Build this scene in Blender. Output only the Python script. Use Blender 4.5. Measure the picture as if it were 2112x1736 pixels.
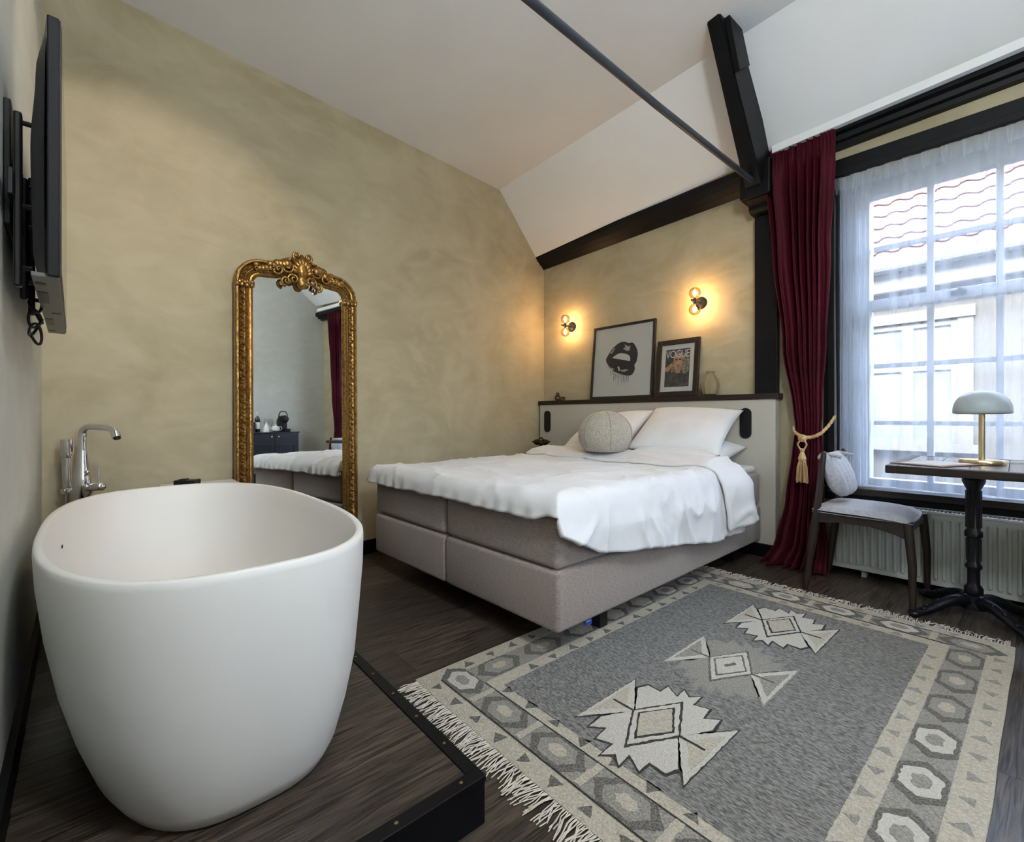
import bpy, bmesh, math, random
from mathutils import Vector, Matrix, noise, Euler
from mathutils.geometry import tessellate_polygon
random.seed(7)
S = bpy.context.scene
for o in list(bpy.data.objects):
    bpy.data.objects.remove(o)
COL = S.collection
R = math.radians
sin, cos, PI = math.sin, math.cos, math.pi

# ------------------------------------------------------------------ camera
FPX, CXP, Y0P, YAW, EYE = 960.0, 1056.0, 860.0, R(49.2), 1.0
cd = bpy.data.cameras.new('camera')
cam = bpy.data.objects.new('camera', cd)
COL.objects.link(cam)
cam.location = (0, 0, EYE)
cam.rotation_euler = (R(90), 0, YAW)
cd.sensor_width = 36
cd.sensor_fit = 'HORIZONTAL'
cd.lens = 36 * FPX / 2112
cd.shift_y = (Y0P - 868) / 2112
cd.clip_start = 0.02
cd.clip_end = 200
S.camera = cam

# ------------------------------------------------------------------ world and lights
S.view_settings.view_transform = 'Standard'
S.view_settings.look = 'None'
S.view_settings.gamma = 1
S.view_settings.use_curve_mapping = False
S.view_settings.exposure = 1.89
W = bpy.data.worlds.new('sky')
S.world = W
W.use_nodes = True
wn = W.node_tree.nodes
wn.clear()
sky = wn.new('ShaderNodeTexSky')
sky.sky_type = 'NISHITA'
sky.sun_disc = False
sky.sun_elevation = R(42)
sky.sun_rotation = R(170)
sky.air_density = 1.0
sky.dust_density = 1.5
bg = wn.new('ShaderNodeBackground')
bg.inputs['Strength'].default_value = 1.9
wo = wn.new('ShaderNodeOutputWorld')
hz = wn.new('ShaderNodeHueSaturation')       # thin high cloud: a paler sky
hz.inputs['Saturation'].default_value = .55
W.node_tree.links.new(sky.outputs[0], hz.inputs['Color'])
W.node_tree.links.new(hz.outputs[0], bg.inputs[0])
W.node_tree.links.new(bg.outputs[0], wo.inputs[0])

def light(name, kind, loc, energy, color, rot=(0, 0, 0), **kw):
    l = bpy.data.lights.new(name, kind)
    l.energy = energy
    l.color = color
    for k, v in kw.items():
        setattr(l, k, v)
    o = bpy.data.objects.new(name, l)
    o.location = loc
    o.rotation_euler = rot
    COL.objects.link(o)
    return o

light('sun', 'SUN', (0, -3, 12), 0.9, (1, .95, .87), (R(50), 0, R(-14)), angle=R(1.0))
pt = light('window_portal', 'AREA', (-.03, 3.97, 1.55), 1, (1, 1, 1), (R(-90), 0, R(2)), shape='RECTANGLE', size=1.8, size_y=2.1)
pt.data.cycles.is_portal = True
pt2 = light('window_portal', 'AREA', (1.97, .825, 1.75), 1, (1, 1, 1), (0, R(90), 0), shape='RECTANGLE', size=1.3, size_y=.75)
pt2.data.cycles.is_portal = True
S.cycles.max_bounces = 7
S.cycles.diffuse_bounces = 4
S.cycles.glossy_bounces = 5
S.cycles.transparent_max_bounces = 12
S.cycles.caustics_reflective = False
S.cycles.caustics_refractive = False
S.cycles.sample_clamp_indirect = 6

# ------------------------------------------------------------------ materials
MATS = {}
def lin(r, g, b):
    f = lambda c: (c / 255 / 12.92) if c / 255 <= .04045 else ((c / 255 + .055) / 1.055) ** 2.4
    return (f(r), f(g), f(b), 1)

def mat(name, c1, c2=None, rough=.5, metal=0, scale=8, stretch=(1, 1, 1), bump=0, bscale=None, detail=6,
        dist=0, lo=.35, hi=.65, sheen=0, coat=0, alpha=1, spec=.5, emit=None, es=0, coord='Object'):
    m = bpy.data.materials.new(name)
    m.use_nodes = True
    n, l = m.node_tree.nodes, m.node_tree.links
    b = n['Principled BSDF']
    b.inputs['Roughness'].default_value = rough
    b.inputs['Metallic'].default_value = metal
    b.inputs['Specular IOR Level'].default_value = spec
    if sheen:
        b.inputs['Sheen Weight'].default_value = sheen
    if coat:
        b.inputs['Coat Weight'].default_value = coat
        b.inputs['Coat Roughness'].default_value = .1
    if emit:
        b.inputs['Emission Color'].default_value = emit
        b.inputs['Emission Strength'].default_value = es
    tc = n.new('ShaderNodeTexCoord')
    mp = n.new('ShaderNodeMapping')
    mp.inputs['Scale'].default_value = stretch
    l.new(tc.outputs[coord], mp.inputs[0])
    nz = n.new('ShaderNodeTexNoise')
    nz.inputs['Scale'].default_value = scale
    nz.inputs['Detail'].default_value = detail
    nz.inputs['Distortion'].default_value = dist
    l.new(mp.outputs[0], nz.inputs['Vector'])
    if c2 is None:
        c2 = tuple(min(1, c * 1.12) for c in c1[:3]) + (1,)
    r = n.new('ShaderNodeValToRGB')
    r.color_ramp.elements[0].position = lo
    r.color_ramp.elements[1].position = hi
    r.color_ramp.elements[0].color = c1
    r.color_ramp.elements[1].color = c2
    l.new(nz.outputs[0], r.inputs[0])
    l.new(r.outputs[0], b.inputs['Base Color'])
    if bump:
        nb = nz
        if bscale:
            nb = n.new('ShaderNodeTexNoise')
            nb.inputs['Scale'].default_value = bscale
            nb.inputs['Detail'].default_value = 4
            l.new(mp.outputs[0], nb.inputs['Vector'])
        bp = n.new('ShaderNodeBump')
        bp.inputs['Strength'].default_value = bump
        bp.inputs['Distance'].default_value = .01
        l.new(nb.outputs[0], bp.inputs['Height'])
        l.new(bp.outputs[0], b.inputs['Normal'])
    MATS[name] = m
    return m

def plaster(name, a, b_, c):
    """brushed lime plaster: two broad noises and a streaky one"""
    m = bpy.data.materials.new(name)
    m.use_nodes = True
    n, l = m.node_tree.nodes, m.node_tree.links
    bs = n['Principled BSDF']
    bs.inputs['Roughness'].default_value = .62
    bs.inputs['Specular IOR Level'].default_value = .35
    tc = n.new('ShaderNodeTexCoord')
    def nz(sc, st, rot, dist, det):
        mp = n.new('ShaderNodeMapping')
        mp.inputs['Scale'].default_value = st
        mp.inputs['Rotation'].default_value = rot
        l.new(tc.outputs['Object'], mp.inputs[0])
        x = n.new('ShaderNodeTexNoise')
        x.inputs['Scale'].default_value = sc
        x.inputs['Detail'].default_value = det
        x.inputs['Distortion'].default_value = dist
        l.new(mp.outputs[0], x.inputs['Vector'])
        return x
    n1 = nz(1.3, (1, 1, 1), (0, 0, 0), 1.5, 4)
    n2 = nz(2.0, (1, 1, 1.8), (R(35), R(40), R(20)), 2.6, 4)
    n3 = nz(2.6, (1, 1, 2.6), (R(-50), R(-35), 0), 2.0, 5)
    r1 = n.new('ShaderNodeValToRGB')
    r1.color_ramp.elements[0].position = .34
    r1.color_ramp.elements[1].position = .66
    r1.color_ramp.elements[0].color = a
    r1.color_ramp.elements[1].color = b_
    l.new(n1.outputs[0], r1.inputs[0])
    mx = None
    src = r1.outputs[0]
    for q, lo, hi, cc, f in ((n2, .45, .75, c, .45), (n3, .48, .78, a, .40)):
        rr = n.new('ShaderNodeMapRange')
        rr.inputs[1].default_value = lo
        rr.inputs[2].default_value = hi
        rr.inputs[4].default_value = f
        l.new(q.outputs[0], rr.inputs[0])
        mx = n.new('ShaderNodeMixRGB')
        l.new(rr.outputs[0], mx.inputs[0])
        l.new(src, mx.inputs[1])
        mx.inputs[2].default_value = cc
        src = mx.outputs[0]
    l.new(src, bs.inputs['Base Color'])
    bp = n.new('ShaderNodeBump')
    bp.inputs['Strength'].default_value = .05
    bp.inputs['Distance'].default_value = .02
    l.new(n2.outputs[0], bp.inputs['Height'])
    l.new(bp.outputs[0], bs.inputs['Normal'])
    MATS[name] = m
    return m

PL = plaster('plaster', (.39, .335, .215, 1), (.48, .42, .285, 1), (.55, .49, .345, 1))
PL2 = plaster('pale_plaster', (.53, .54, .49, 1), (.59, .60, .55, 1), (.65, .66, .61, 1))
WHITE = mat('ceiling_white', (.80, .815, .82, 1), (.83, .845, .85, 1), .75, scale=2, bump=.05, bscale=30)
BLK = mat('black_paint', (.0026, .0028, .0036, 1), (.005, .0054, .007, 1), .45, scale=5, bump=.12, bscale=9, spec=.22)
IRON = mat('iron_rod', (.025, .032, .042, 1), (.04, .048, .06, 1), .4, scale=6, bump=.2, bscale=14)
GREYP = mat('painted_panel', (.50, .475, .41, 1), (.53, .50, .435, 1), .5, scale=3)
DWOOD = mat('dark_wood', (.012, .008, .006, 1), (.030, .020, .015, 1), .45, scale=5, stretch=(1, 12, 12), bump=.1, spec=.35)
WALNUT = mat('walnut', (.015, .009, .0065, 1), (.027, .017, .012, 1), .42, scale=6, stretch=(6, 6, 1), bump=.05)
TWOOD = mat('table_wood', (.05, .04, .034, 1), (.10, .08, .066, 1), .22, scale=5, stretch=(10, 1, 10), bump=.06)
TUB = mat('tub_white', (.80, .79, .765, 1), (.82, .81, .785, 1), .5, scale=2)
CHROME = mat('chrome', (.82, .83, .85, 1), (.9, .9, .91, 1), .06, 1, scale=3)
BLKP = mat('black_plastic', (.006, .006, .0068, 1), (.008, .008, .009, 1), .38, scale=4, spec=.35)
GREYPL = mat('grey_plastic', (.007, .007, .008, 1), (.009, .009, .010, 1), .5, scale=4, spec=.2)
LGREY = mat('light_grey_plastic', (.10, .10, .095, 1), (.12, .12, .115, 1), .4, scale=4)
SCREEN = mat('screen_glass', (.006, .006, .008, 1), (.008, .008, .01, 1), .08, scale=2)
GOLD = mat('antique_gilt', (.16, .085, .022, 1), (.42, .245, .075, 1), .30, .85, scale=70, bump=.3, bscale=60, lo=.3, hi=.62)
BRASS = mat('brass', (.70, .57, .33, 1), (.76, .63, .39, 1), .28, 1, scale=3)
DBRASS = mat('dark_bronze', (.035, .025, .012, 1), (.07, .05, .022, 1), .3, .8, scale=20)
LINEN = mat('bed_fabric', (.27, .218, .188, 1), (.44, .362, .318, 1), .9, scale=60, stretch=(1, 1, 8), bump=.5, bscale=160, sheen=.3)
SHEET = mat('white_cotton', (.74, .735, .74, 1), (.79, .785, .785, 1), .85, scale=4, bump=.28, bscale=13, sheen=.2, dist=.6)
BOUCLE = mat('boucle', (.36, .325, .26, 1), (.56, .52, .44, 1), .95, scale=110, bump=1.0, bscale=120, sheen=.3)
VELVET = mat('red_velvet', (.040, .0008, .005, 1), (.066, .0015, .010, 1), .7, scale=3, sheen=.25, spec=.2)
MATS['red_velvet'].node_tree.nodes['Principled BSDF'].inputs['Sheen Tint'].default_value = (.9, .12, .25, 1)
MATS['red_velvet'].node_tree.nodes['Principled BSDF'].inputs['Sheen Roughness'].default_value = .35
ROPE = mat('gold_rope', (.42, .25, .10, 1), (.72, .50, .24, 1), .6, scale=60, stretch=(1, 1, .15), bump=.4, sheen=.3)
SEATF = mat('grey_seat_fabric', (.33, .33, .36, 1), (.44, .44, .47, 1), .9, scale=70, bump=.4, sheen=.3)
RADW = mat('radiator_enamel', (.52, .54, .50, 1), (.55, .57, .53, 1), .35, scale=2)
CASTI = mat('cast_iron', (.004, .004, .007, 1), (.008, .008, .012, 1), .28, scale=9, bump=.2, spec=.35)
LAMPW = mat('lamp_shade_opal', (.36, .42, .45, 1), (.39, .45, .48, 1), .4, scale=2)
PAPER = mat('paper_white', (.60, .57, .52, 1), (.62, .59, .54, 1), .7, scale=3)
LIPB = mat('lip_ink', (.008, .009, .016, 1), (.02, .022, .034, 1), .5, scale=5)
LIPG = mat('lip_highlight', (.30, .29, .29, 1), (.5, .48, .46, 1), .6, scale=40)
FRB = mat('frame_black', (.008, .007, .007, 1), (.014, .012, .012, 1), .35, scale=6)
FRBR = mat('frame_dark_brown', (.016, .008, .006, 1), (.03, .015, .01, 1), .35, scale=6, stretch=(1, 1, 6))
SKIN = mat('print_skin', (.35, .17, .09, 1), (.50, .28, .16, 1), .6, scale=30)
HAIR = mat('print_hair', (.10, .075, .05, 1), (.36, .30, .20, 1), .6, scale=45)
PDARK = mat('print_dark', (.02, .018, .018, 1), (.10, .085, .075, 1), .6, scale=26)
TAUPE = mat('taupe_ceramic', (.24, .19, .105, 1), (.30, .24, .14, 1), .6, scale=12, bump=.2)
NAVY = mat('navy_paint', (.016, .018, .028, 1), (.02, .023, .035, 1), .4, scale=4)
PORC = mat('porcelain', (.75, .75, .74, 1), (.78, .78, .77, 1), .25, scale=3)
BOTTLE = mat('bottle_green', (.006, .008, .006, 1), (.012, .014, .01, 1), .1, scale=3)
RUGG = mat('rug_grey', (.09, .092, .09, 1), (.40, .385, .35, 1), .95, scale=130, stretch=(.55, 1.8, 1), bump=1.0, bscale=170, lo=.33, hi=.67)
RUGC = mat('rug_cream', (.46, .41, .32, 1), (.64, .585, .48, 1), .95, scale=150, bump=.9, bscale=200)
RUGW = mat('rug_ivory', (.56, .525, .455, 1), (.70, .665, .59, 1), .95, scale=150, bump=.9, bscale=200)
RUGD = mat('rug_charcoal', (.085, .08, .07, 1), (.25, .235, .205, 1), .95, scale=170, bump=.9, bscale=200)
RUGT = mat('rug_taupe', (.25, .235, .205, 1), (.42, .395, .345, 1), .95, scale=170, bump=.9, bscale=200)
RUGK = mat('rug_dark_line', (.018, .017, .015, 1), (.075, .07, .062, 1), .95, scale=170, bump=.9, bscale=200)
FRINGE = mat('rug_fringe', (.60, .55, .46, 1), (.70, .65, .56, 1), .9, scale=30)
TAGB = mat('blue_tag', (.02, .05, .35, 1), (.03, .08, .45, 1), .6, scale=4)
BRICKW = mat('facade_cream', (.062, .059, .051, 1), (.069, .066, .057, 1), .8, scale=3, bump=.2, bscale=20)
FACW = mat('facade_white', (.105, .103, .093, 1), (.115, .112, .10, 1), .8, scale=3)
TILE = mat('roof_tile', (.085, .034, .028, 1), (.11, .045, .038, 1), .75, scale=5, bump=.2, bscale=30)
STREET = mat('street_paving', (.30, .28, .25, 1), (.36, .34, .30, 1), .9, scale=6)
EXTG = mat('outer_glass', (.10, .12, .14, 1), (.14, .16, .18, 1), .15, scale=2)
WIRE = mat('white_cable', (.55, .55, .55, 1), (.6, .6, .6, 1), .5, scale=3)
SCREW = mat('screw_brass', (.40, .27, .12, 1), (.5, .34, .16, 1), .35, 1, scale=3)

def floor_mat(name):
    m = mat(name, (.013, .0098, .0073, 1), (.092, .069, .051, 1), .42, scale=6, stretch=(13, .7, 13), bump=.2, dist=1.6, detail=10)
    n, l = m.node_tree.nodes, m.node_tree.links
    oi = n.new('ShaderNodeObjectInfo')
    vm = n.new('ShaderNodeVectorMath')
    vm.operation = 'SCALE'
    vm.inputs[0].default_value = (7, 31, 3)
    l.new(oi.outputs['Random'], vm.inputs['Scale'])
    ad = n.new('ShaderNodeVectorMath')
    tc = [x for x in n if x.type == 'TEX_COORD'][0]
    mp = [x for x in n if x.type == 'MAPPING'][0]
    l.new(tc.outputs['Object'], ad.inputs[0])
    l.new(vm.outputs[0], ad.inputs[1])
    l.new(ad.outputs[0], mp.inputs[0])
    hs = n.new('ShaderNodeHueSaturation')
    mr = n.new('ShaderNodeMapRange')
    mr.inputs[3].default_value = .8
    mr.inputs[4].default_value = 1.25
    l.new(oi.outputs['Random'], mr.inputs[0])
    l.new(mr.outputs[0], hs.inputs['Value'])
    rp = [x for x in n if x.type == 'VALTORGB'][0]
    b = n['Principled BSDF']
    l.new(rp.outputs[0], hs.inputs['Color'])
    l.new(hs.outputs[0], b.inputs['Base Color'])
    return m
FLOORM = floor_mat('dark_oak_plank')

def thin_glass(name, tint=(1, 1, 1, 1), refl=.10, rough=.02):
    m = bpy.data.materials.new(name)
    m.use_nodes = True
    n, l = m.node_tree.nodes, m.node_tree.links
    n.clear()
    o = n.new('ShaderNodeOutputMaterial')
    t = n.new('ShaderNodeBsdfTransparent')
    t.inputs[0].default_value = tint
    g = n.new('ShaderNodeBsdfGlossy')
    g.inputs['Roughness'].default_value = rough
    lw = n.new('ShaderNodeLayerWeight')
    lw.inputs[0].default_value = .25
    ml = n.new('ShaderNodeMath')
    ml.operation = 'MULTIPLY_ADD'
    ml.inputs[1].default_value = .5
    ml.inputs[2].default_value = refl * .3
    l.new(lw.outputs['Fresnel'], ml.inputs[0])
    mx = n.new('ShaderNodeMixShader')
    l.new(ml.outputs[0], mx.inputs[0])
    l.new(t.outputs[0], mx.inputs[1])
    l.new(g.outputs[0], mx.inputs[2])
    l.new(mx.outputs[0], o.inputs[0])
    MATS[name] = m
    return m
GLASS = thin_glass('window_glass', (.95, .98, 1, 1))
BULBG = thin_glass('smoked_bulb_glass', (.80, .68, .52, 1), .3)
WGLASS = thin_glass('drinking_glass', (.93, .95, .95, 1), .3)

def sheer_mat():
    m = bpy.data.materials.new('sheer_voile')
    m.use_nodes = True
    n, l = m.node_tree.nodes, m.node_tree.links
    n.clear()
    o = n.new('ShaderNodeOutputMaterial')
    t = n.new('ShaderNodeBsdfTransparent')
    t.inputs[0].default_value = (.98, .99, 1, 1)
    d = n.new('ShaderNodeBsdfDiffuse')
    d.inputs[0].default_value = (.80, .84, .90, 1)
    tl = n.new('ShaderNodeBsdfTranslucent')
    tl.inputs[0].default_value = (.80, .86, .95, 1)
    a = n.new('ShaderNodeMixShader')
    a.inputs[0].default_value = .55
    l.new(d.outputs[0], a.inputs[1])
    l.new(tl.outputs[0], a.inputs[2])
    # woven cloth closes up where it is seen edge-on along a pleat
    lw = n.new('ShaderNodeLayerWeight')
    lw.inputs[0].default_value = .35
    nz = n.new('ShaderNodeTexNoise')
    nz.inputs['Scale'].default_value = 350
    mr = n.new('ShaderNodeMath')
    mr.operation = 'MULTIPLY_ADD'
    mr.inputs[1].default_value = .5
    mr.inputs[2].default_value = .25
    l.new(lw.outputs['Facing'], mr.inputs[0])
    b = n.new('ShaderNodeMixShader')
    l.new(mr.outputs[0], b.inputs[0])
    l.new(t.outputs[0], b.inputs[1])
    l.new(a.outputs[0], b.inputs[2])
    l.new(b.outputs[0], o.inputs[0])
    MATS['sheer_voile'] = m
    return m
SHEER = sheer_mat()
MIRROR = mat('mirror_silver', (.88, .90, .89, 1), (.88, .90, .89, 1), .012, 1, scale=1)
GLOW = mat('hot_filament', (1, .7, .35, 1), (1, .7, .35, 1), .5, emit=(1, .66, .30, 1), es=30)

# ------------------------------------------------------------------ mesh helpers
def NB():
    return bmesh.new()

def obj(name, bm, m, parent=None, smooth=False, angle=40):
    me = bpy.data.meshes.new(name)
    bmesh.ops.recalc_face_normals(bm, faces=bm.faces)
    bm.to_mesh(me)
    bm.free()
    me.materials.append(m)
    if smooth:
        for p in me.polygons:
            p.use_smooth = True
        try:
            me.set_sharp_from_angle(angle=R(angle))
        except Exception:
            pass
    o = bpy.data.objects.new(name, me)
    COL.objects.link(o)
    if parent is not None:
        o.parent = parent
    return o

def thing(name, label, cat, loc=(0, 0, 0), rot=(0, 0, 0), group=None):
    o = bpy.data.objects.new(name, None)
    o.empty_display_size = .05
    COL.objects.link(o)
    o.location = loc
    o.rotation_euler = rot if isinstance(rot, (tuple, list, Euler)) else (0, 0, rot)
    return tag(o, label, cat, group)

def tag(o, label, cat, group=None):
    o['label'] = label
    o['category'] = cat
    if group:
        o['group'] = group
    return o

def struct(o, label=None):
    o['kind'] = 'structure'
    if label:
        o['label'] = label
    return o

def box(bm, c, s, rot=None, bev=0, seg=2):
    g = bmesh.ops.create_cube(bm, size=1)
    v = g['verts']
    M = Matrix.Translation(Vector(c)) @ (rot.to_matrix().to_4x4() if rot is not None else Matrix.Identity(4)) @ Matrix.Diagonal((s[0], s[1], s[2], 1))
    bmesh.ops.transform(bm, matrix=M, verts=v)
    if bev:
        es = list({e for x in v for e in x.link_edges})
        bmesh.ops.bevel(bm, geom=es, offset=bev, segments=seg, affect='EDGES', profile=.5)
    return v

def bb(bm, x0, x1, y0, y1, z0, z1, bev=0, seg=2):
    return box(bm, ((x0 + x1) / 2, (y0 + y1) / 2, (z0 + z1) / 2), (x1 - x0, y1 - y0, z1 - z0), None, bev, seg)

def hexa(bm, pts):
    """eight corners: four below (ccw) then four above"""
    v = [bm.verts.new(p) for p in pts]
    for f in ((3, 2, 1, 0), (4, 5, 6, 7), (0, 1, 5, 4), (1, 2, 6, 5), (2, 3, 7, 6), (3, 0, 4, 7)):
        bm.faces.new([v[i] for i in f])
    return v

def lathe(bm, prof, seg=24, M=None, cap=True):
    rings = []
    for r, z in prof:
        rings.append([bm.verts.new((r * cos(2 * PI * i / seg), r * sin(2 * PI * i / seg), z)) for i in range(seg)])
    for a, b in zip(rings, rings[1:]):
        for i in range(seg):
            j = (i + 1) % seg
            bm.faces.new((a[i], a[j], b[j], b[i]))
    if cap:
        bm.faces.new(list(reversed(rings[0])))
        bm.faces.new(rings[-1])
    if M is not None:
        bmesh.ops.transform(bm, matrix=M, verts=[v for r in rings for v in r])
    return rings

def tube(bm, pts, rad, seg=8, cap=True):
    pts = [Vector(p) for p in pts]
    rings = []
    up = Vector((0, 0, 1))
    for i, p in enumerate(pts):
        t = (pts[min(i + 1, len(pts) - 1)] - pts[max(i - 1, 0)])
        if t.length < 1e-9:
            t = Vector((0, 0, 1))
        t.normalize()
        ref = up if abs(t.dot(up)) < .95 else Vector((1, 0, 0))
        if i:
            n = (n - t * n.dot(t))
            if n.length < 1e-6:
                n = t.cross(ref)
            n.normalize()
        else:
            n = t.cross(ref).normalized()
        b = t.cross(n)
        r = rad[i] if isinstance(rad, (list, tuple)) else rad
        rings.append([bm.verts.new(p + (n * cos(2 * PI * k / seg) + b * sin(2 * PI * k / seg)) * r) for k in range(seg)])
    for a, b in zip(rings, rings[1:]):
        for k in range(seg):
            j = (k + 1) % seg
            bm.faces.new((a[k], a[j], b[j], b[k]))
    if cap:
        bm.faces.new(list(reversed(rings[0])))
        bm.faces.new(rings[-1])
    return rings

def ball(bm, c, r, s=(1, 1, 1), u=16, v=10, rot=None):
    g = bmesh.ops.create_uvsphere(bm, u_segments=u, v_segments=v, radius=r)
    M = Matrix.Translation(Vector(c)) @ (rot.to_matrix().to_4x4() if rot is not None else Matrix.Identity(4)) @ Matrix.Diagonal((s[0], s[1], s[2], 1))
    bmesh.ops.transform(bm, matrix=M, verts=g['verts'])
    return g['verts']

def ring(bm, c, R1, r, rot=None, n=18, k=8, s=(1, 1, 1)):
    vs = []
    for i in range(n):
        a = 2 * PI * i / n
        vs.append([bm.verts.new(((R1 + r * cos(2 * PI * j / k)) * cos(a) * s[0], (R1 + r * cos(2 * PI * j / k)) * sin(a) * s[1], r * sin(2 * PI * j / k) * s[2])) for j in range(k)])
    for i in range(n):
        for j in range(k):
            bm.faces.new((vs[i][j], vs[(i + 1) % n][j], vs[(i + 1) % n][(j + 1) % k], vs[i][(j + 1) % k]))
    M = Matrix.Translation(Vector(c)) @ (rot.to_matrix().to_4x4() if rot is not None else Matrix.Identity(4))
    bmesh.ops.transform(bm, matrix=M, verts=[x for q in vs for x in q])

def prism(bm, poly, z0, z1, M=None):
    """extrude a 2-D polygon (x, y) from z0 to z1"""
    a = [bm.verts.new((x, y, z0)) for x, y in poly]
    b = [bm.verts.new((x, y, z1)) for x, y in poly]
    n = len(poly)
    bm.faces.new(list(reversed(a)))
    bm.faces.new(b)
    for i in range(n):
        j = (i + 1) % n
        bm.faces.new((a[i], a[j], b[j], b[i]))
    if M is not None:
        bmesh.ops.transform(bm, matrix=M, verts=a + b)
    return a + b

def grid(bm, nu, nv, f, wrapu=False):
    V = [[bm.verts.new(f(i / nu, j / nv)) for j in range(nv + 1)] for i in range(nu + (0 if wrapu else 1))]
    for i in range(nu):
        i2 = (i + 1) % nu if wrapu else i + 1
        for j in range(nv):
            bm.faces.new((V[i][j], V[i2][j], V[i2][j + 1], V[i][j + 1]))
    return V

def lerp(a, b, t):
    return a + (b - a) * t

def pw(t, pts):
    """smooth piecewise interpolation through (t, value) points"""
    if t <= pts[0][0]:
        return pts[0][1]
    for (a, va), (b, vb) in zip(pts, pts[1:]):
        if t <= b:
            u = (t - a) / (b - a)
            return va + (vb - va) * (u * u * (3 - 2 * u))
    return pts[-1][1]

def catmull(P, n=8):
    P = [Vector(p) for p in P]
    out = []
    for i in range(len(P) - 1):
        p0, p1, p2, p3 = P[max(i - 1, 0)], P[i], P[i + 1], P[min(i + 2, len(P) - 1)]
        for k in range(n):
            t = k / n
            out.append(.5 * ((2 * p1) + (p2 - p0) * t + (2 * p0 - 5 * p1 + 4 * p2 - p3) * t * t + (3 * p1 - p0 - 3 * p2 + p3) * t ** 3))
    out.append(P[-1])
    return out

def copy_tree(o, parent=None):
    c = o.copy()
    COL.objects.link(c)
    c.parent = parent
    for ch in list(o.children):
        copy_tree(ch, c)
    return c

def solidify(o, t, off=-1):
    m = o.modifiers.new('thick', 'SOLIDIFY')
    m.thickness = t
    m.offset = off
    return o

def subsurf(o, n=1):
    m = o.modifiers.new('sub', 'SUBSURF')
    m.levels = n
    m.render_levels = n
    return o

# ------------------------------------------------------------------ the room's plan
DB = R(2.0)
UB = Vector((cos(DB), sin(DB), 0))           # along the headboard / window wall
MB_ = Vector((sin(DB), -cos(DB), 0))         # out of that wall, into the room
KAB = Vector((-3.609, 3.575, 0))             # corner of mirror wall and headboard wall
KA1 = Vector((-3.27, 1.38, 0))
TA = (KA1 - KAB).normalized()                # along the mirror wall, towards the camera
NA = Vector((-TA.y, TA.x, 0))                # out of the mirror wall
KAC = Vector((-3.022, -.2375, 0))
DXR = 1.75                                   # opposite wall
def B(x, d=0, z=0):
    """point at world x on the headboard wall, d metres off it"""
    s = (x - KAB.x) / UB.x
    p = KAB + UB * s + MB_ * d
    return Vector((p.x, p.y, z))
def Cw(x, d=0, z=0):
    s = (x - KAC.x) / UB.x
    p = KAC + UB * s - MB_ * d
    return Vector((p.x, p.y, z))
ROTB = DB
PLZ = .115                                   # height of the bath platform
PLX, PLY = -.912, .70

def wall_slab(name, p, q, nin, h0, h1, m, th=.2):
    bm = NB()
    a, b = Vector(p), Vector(q)
    o_ = -nin * th
    pts = [a, b, b + o_, a + o_]
    hexa(bm, [Vector((v.x, v.y, h0)) for v in pts] + [Vector((v.x, v.y, h1)) for v in pts])
    return struct(obj(name, bm, m))

# floor slab and planks
bm = NB()
bb(bm, -4.2, 2.1, -.8, 4.2, -.12, -.012)
floor = struct(obj('floor', bm, mat('floor_joint', (.006, .005, .004, 1), None, .8)))
PW, PLEN = .192, 1.28
bm = NB()
bb(bm, -PW / 2 + .0006, PW / 2 - .0006, -PLEN / 2 + .0006, PLEN / 2 - .0006, -.011, 0)
plank0 = obj('plank', bm, FLOORM, floor)
first = True
ix = 0
x = -3.75
while x < 1.75:
    off = (ix * .47) % 1.0 * PLEN
    y = -.75 - off
    while y < 3.85:
        cy = y + PLEN / 2
        if y + PLEN > -.4 and not (x < PLX - .3 and y + PLEN < PLY - .2):
            o = plank0 if first else plank0.copy()
            if not first:
                COL.objects.link(o)
                o.parent = floor
            o.location = (x + PW / 2, cy, 0)
            first = False
        y += PLEN
    x += PW
    ix += 1

# walls
wa_end = KAC - TA * -.25
wA = wall_slab('wall_left', KAB - TA * .3, KAC + TA * .3, NA, -.1, 3.75, PL)
wC = wall_slab('wall_front', Cw(-3.3), Cw(2.0), -MB_, -.1, 3.9, PL2)
W2Y0, W2Y1, W2Z0, W2Z1 = .45, 1.20, 1.1, 2.40
bm = NB()
bb(bm, DXR, DXR + .25, -.5, W2Y0, -.1, 3.9)
bb(bm, DXR, DXR + .25, W2Y1, 4.1, -.1, 3.9)
bb(bm, DXR, DXR + .25, W2Y0, W2Y1, -.1, W2Z0)
bb(bm, DXR, DXR + .25, W2Y0, W2Y1, W2Z1, 3.9)
wD = struct(obj('wall_right', bm, PL2))
# headboard wall with the window opening
WX0, WX1, WZ0, WZ1 = -.93, .86, .53, 2.575
bm = NB()
def wb(x0, x1, z0, z1):
    a, b = B(x0), B(x1)
    o_ = -MB_ * .3
    pts = [a, b, b + o_, a + o_]
    hexa(bm, [Vector((v.x, v.y, z0)) for v in pts] + [Vector((v.x, v.y, z1)) for v in pts])
wb(-3.9, WX0, -.1, 3.9)
wb(WX1, 2.0, -.1, 3.9)
wb(WX0, WX1, -.1, WZ0)
wb(WX0, WX1, WZ1, 3.9)
wB = struct(obj('wall_back', bm, PL))

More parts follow.
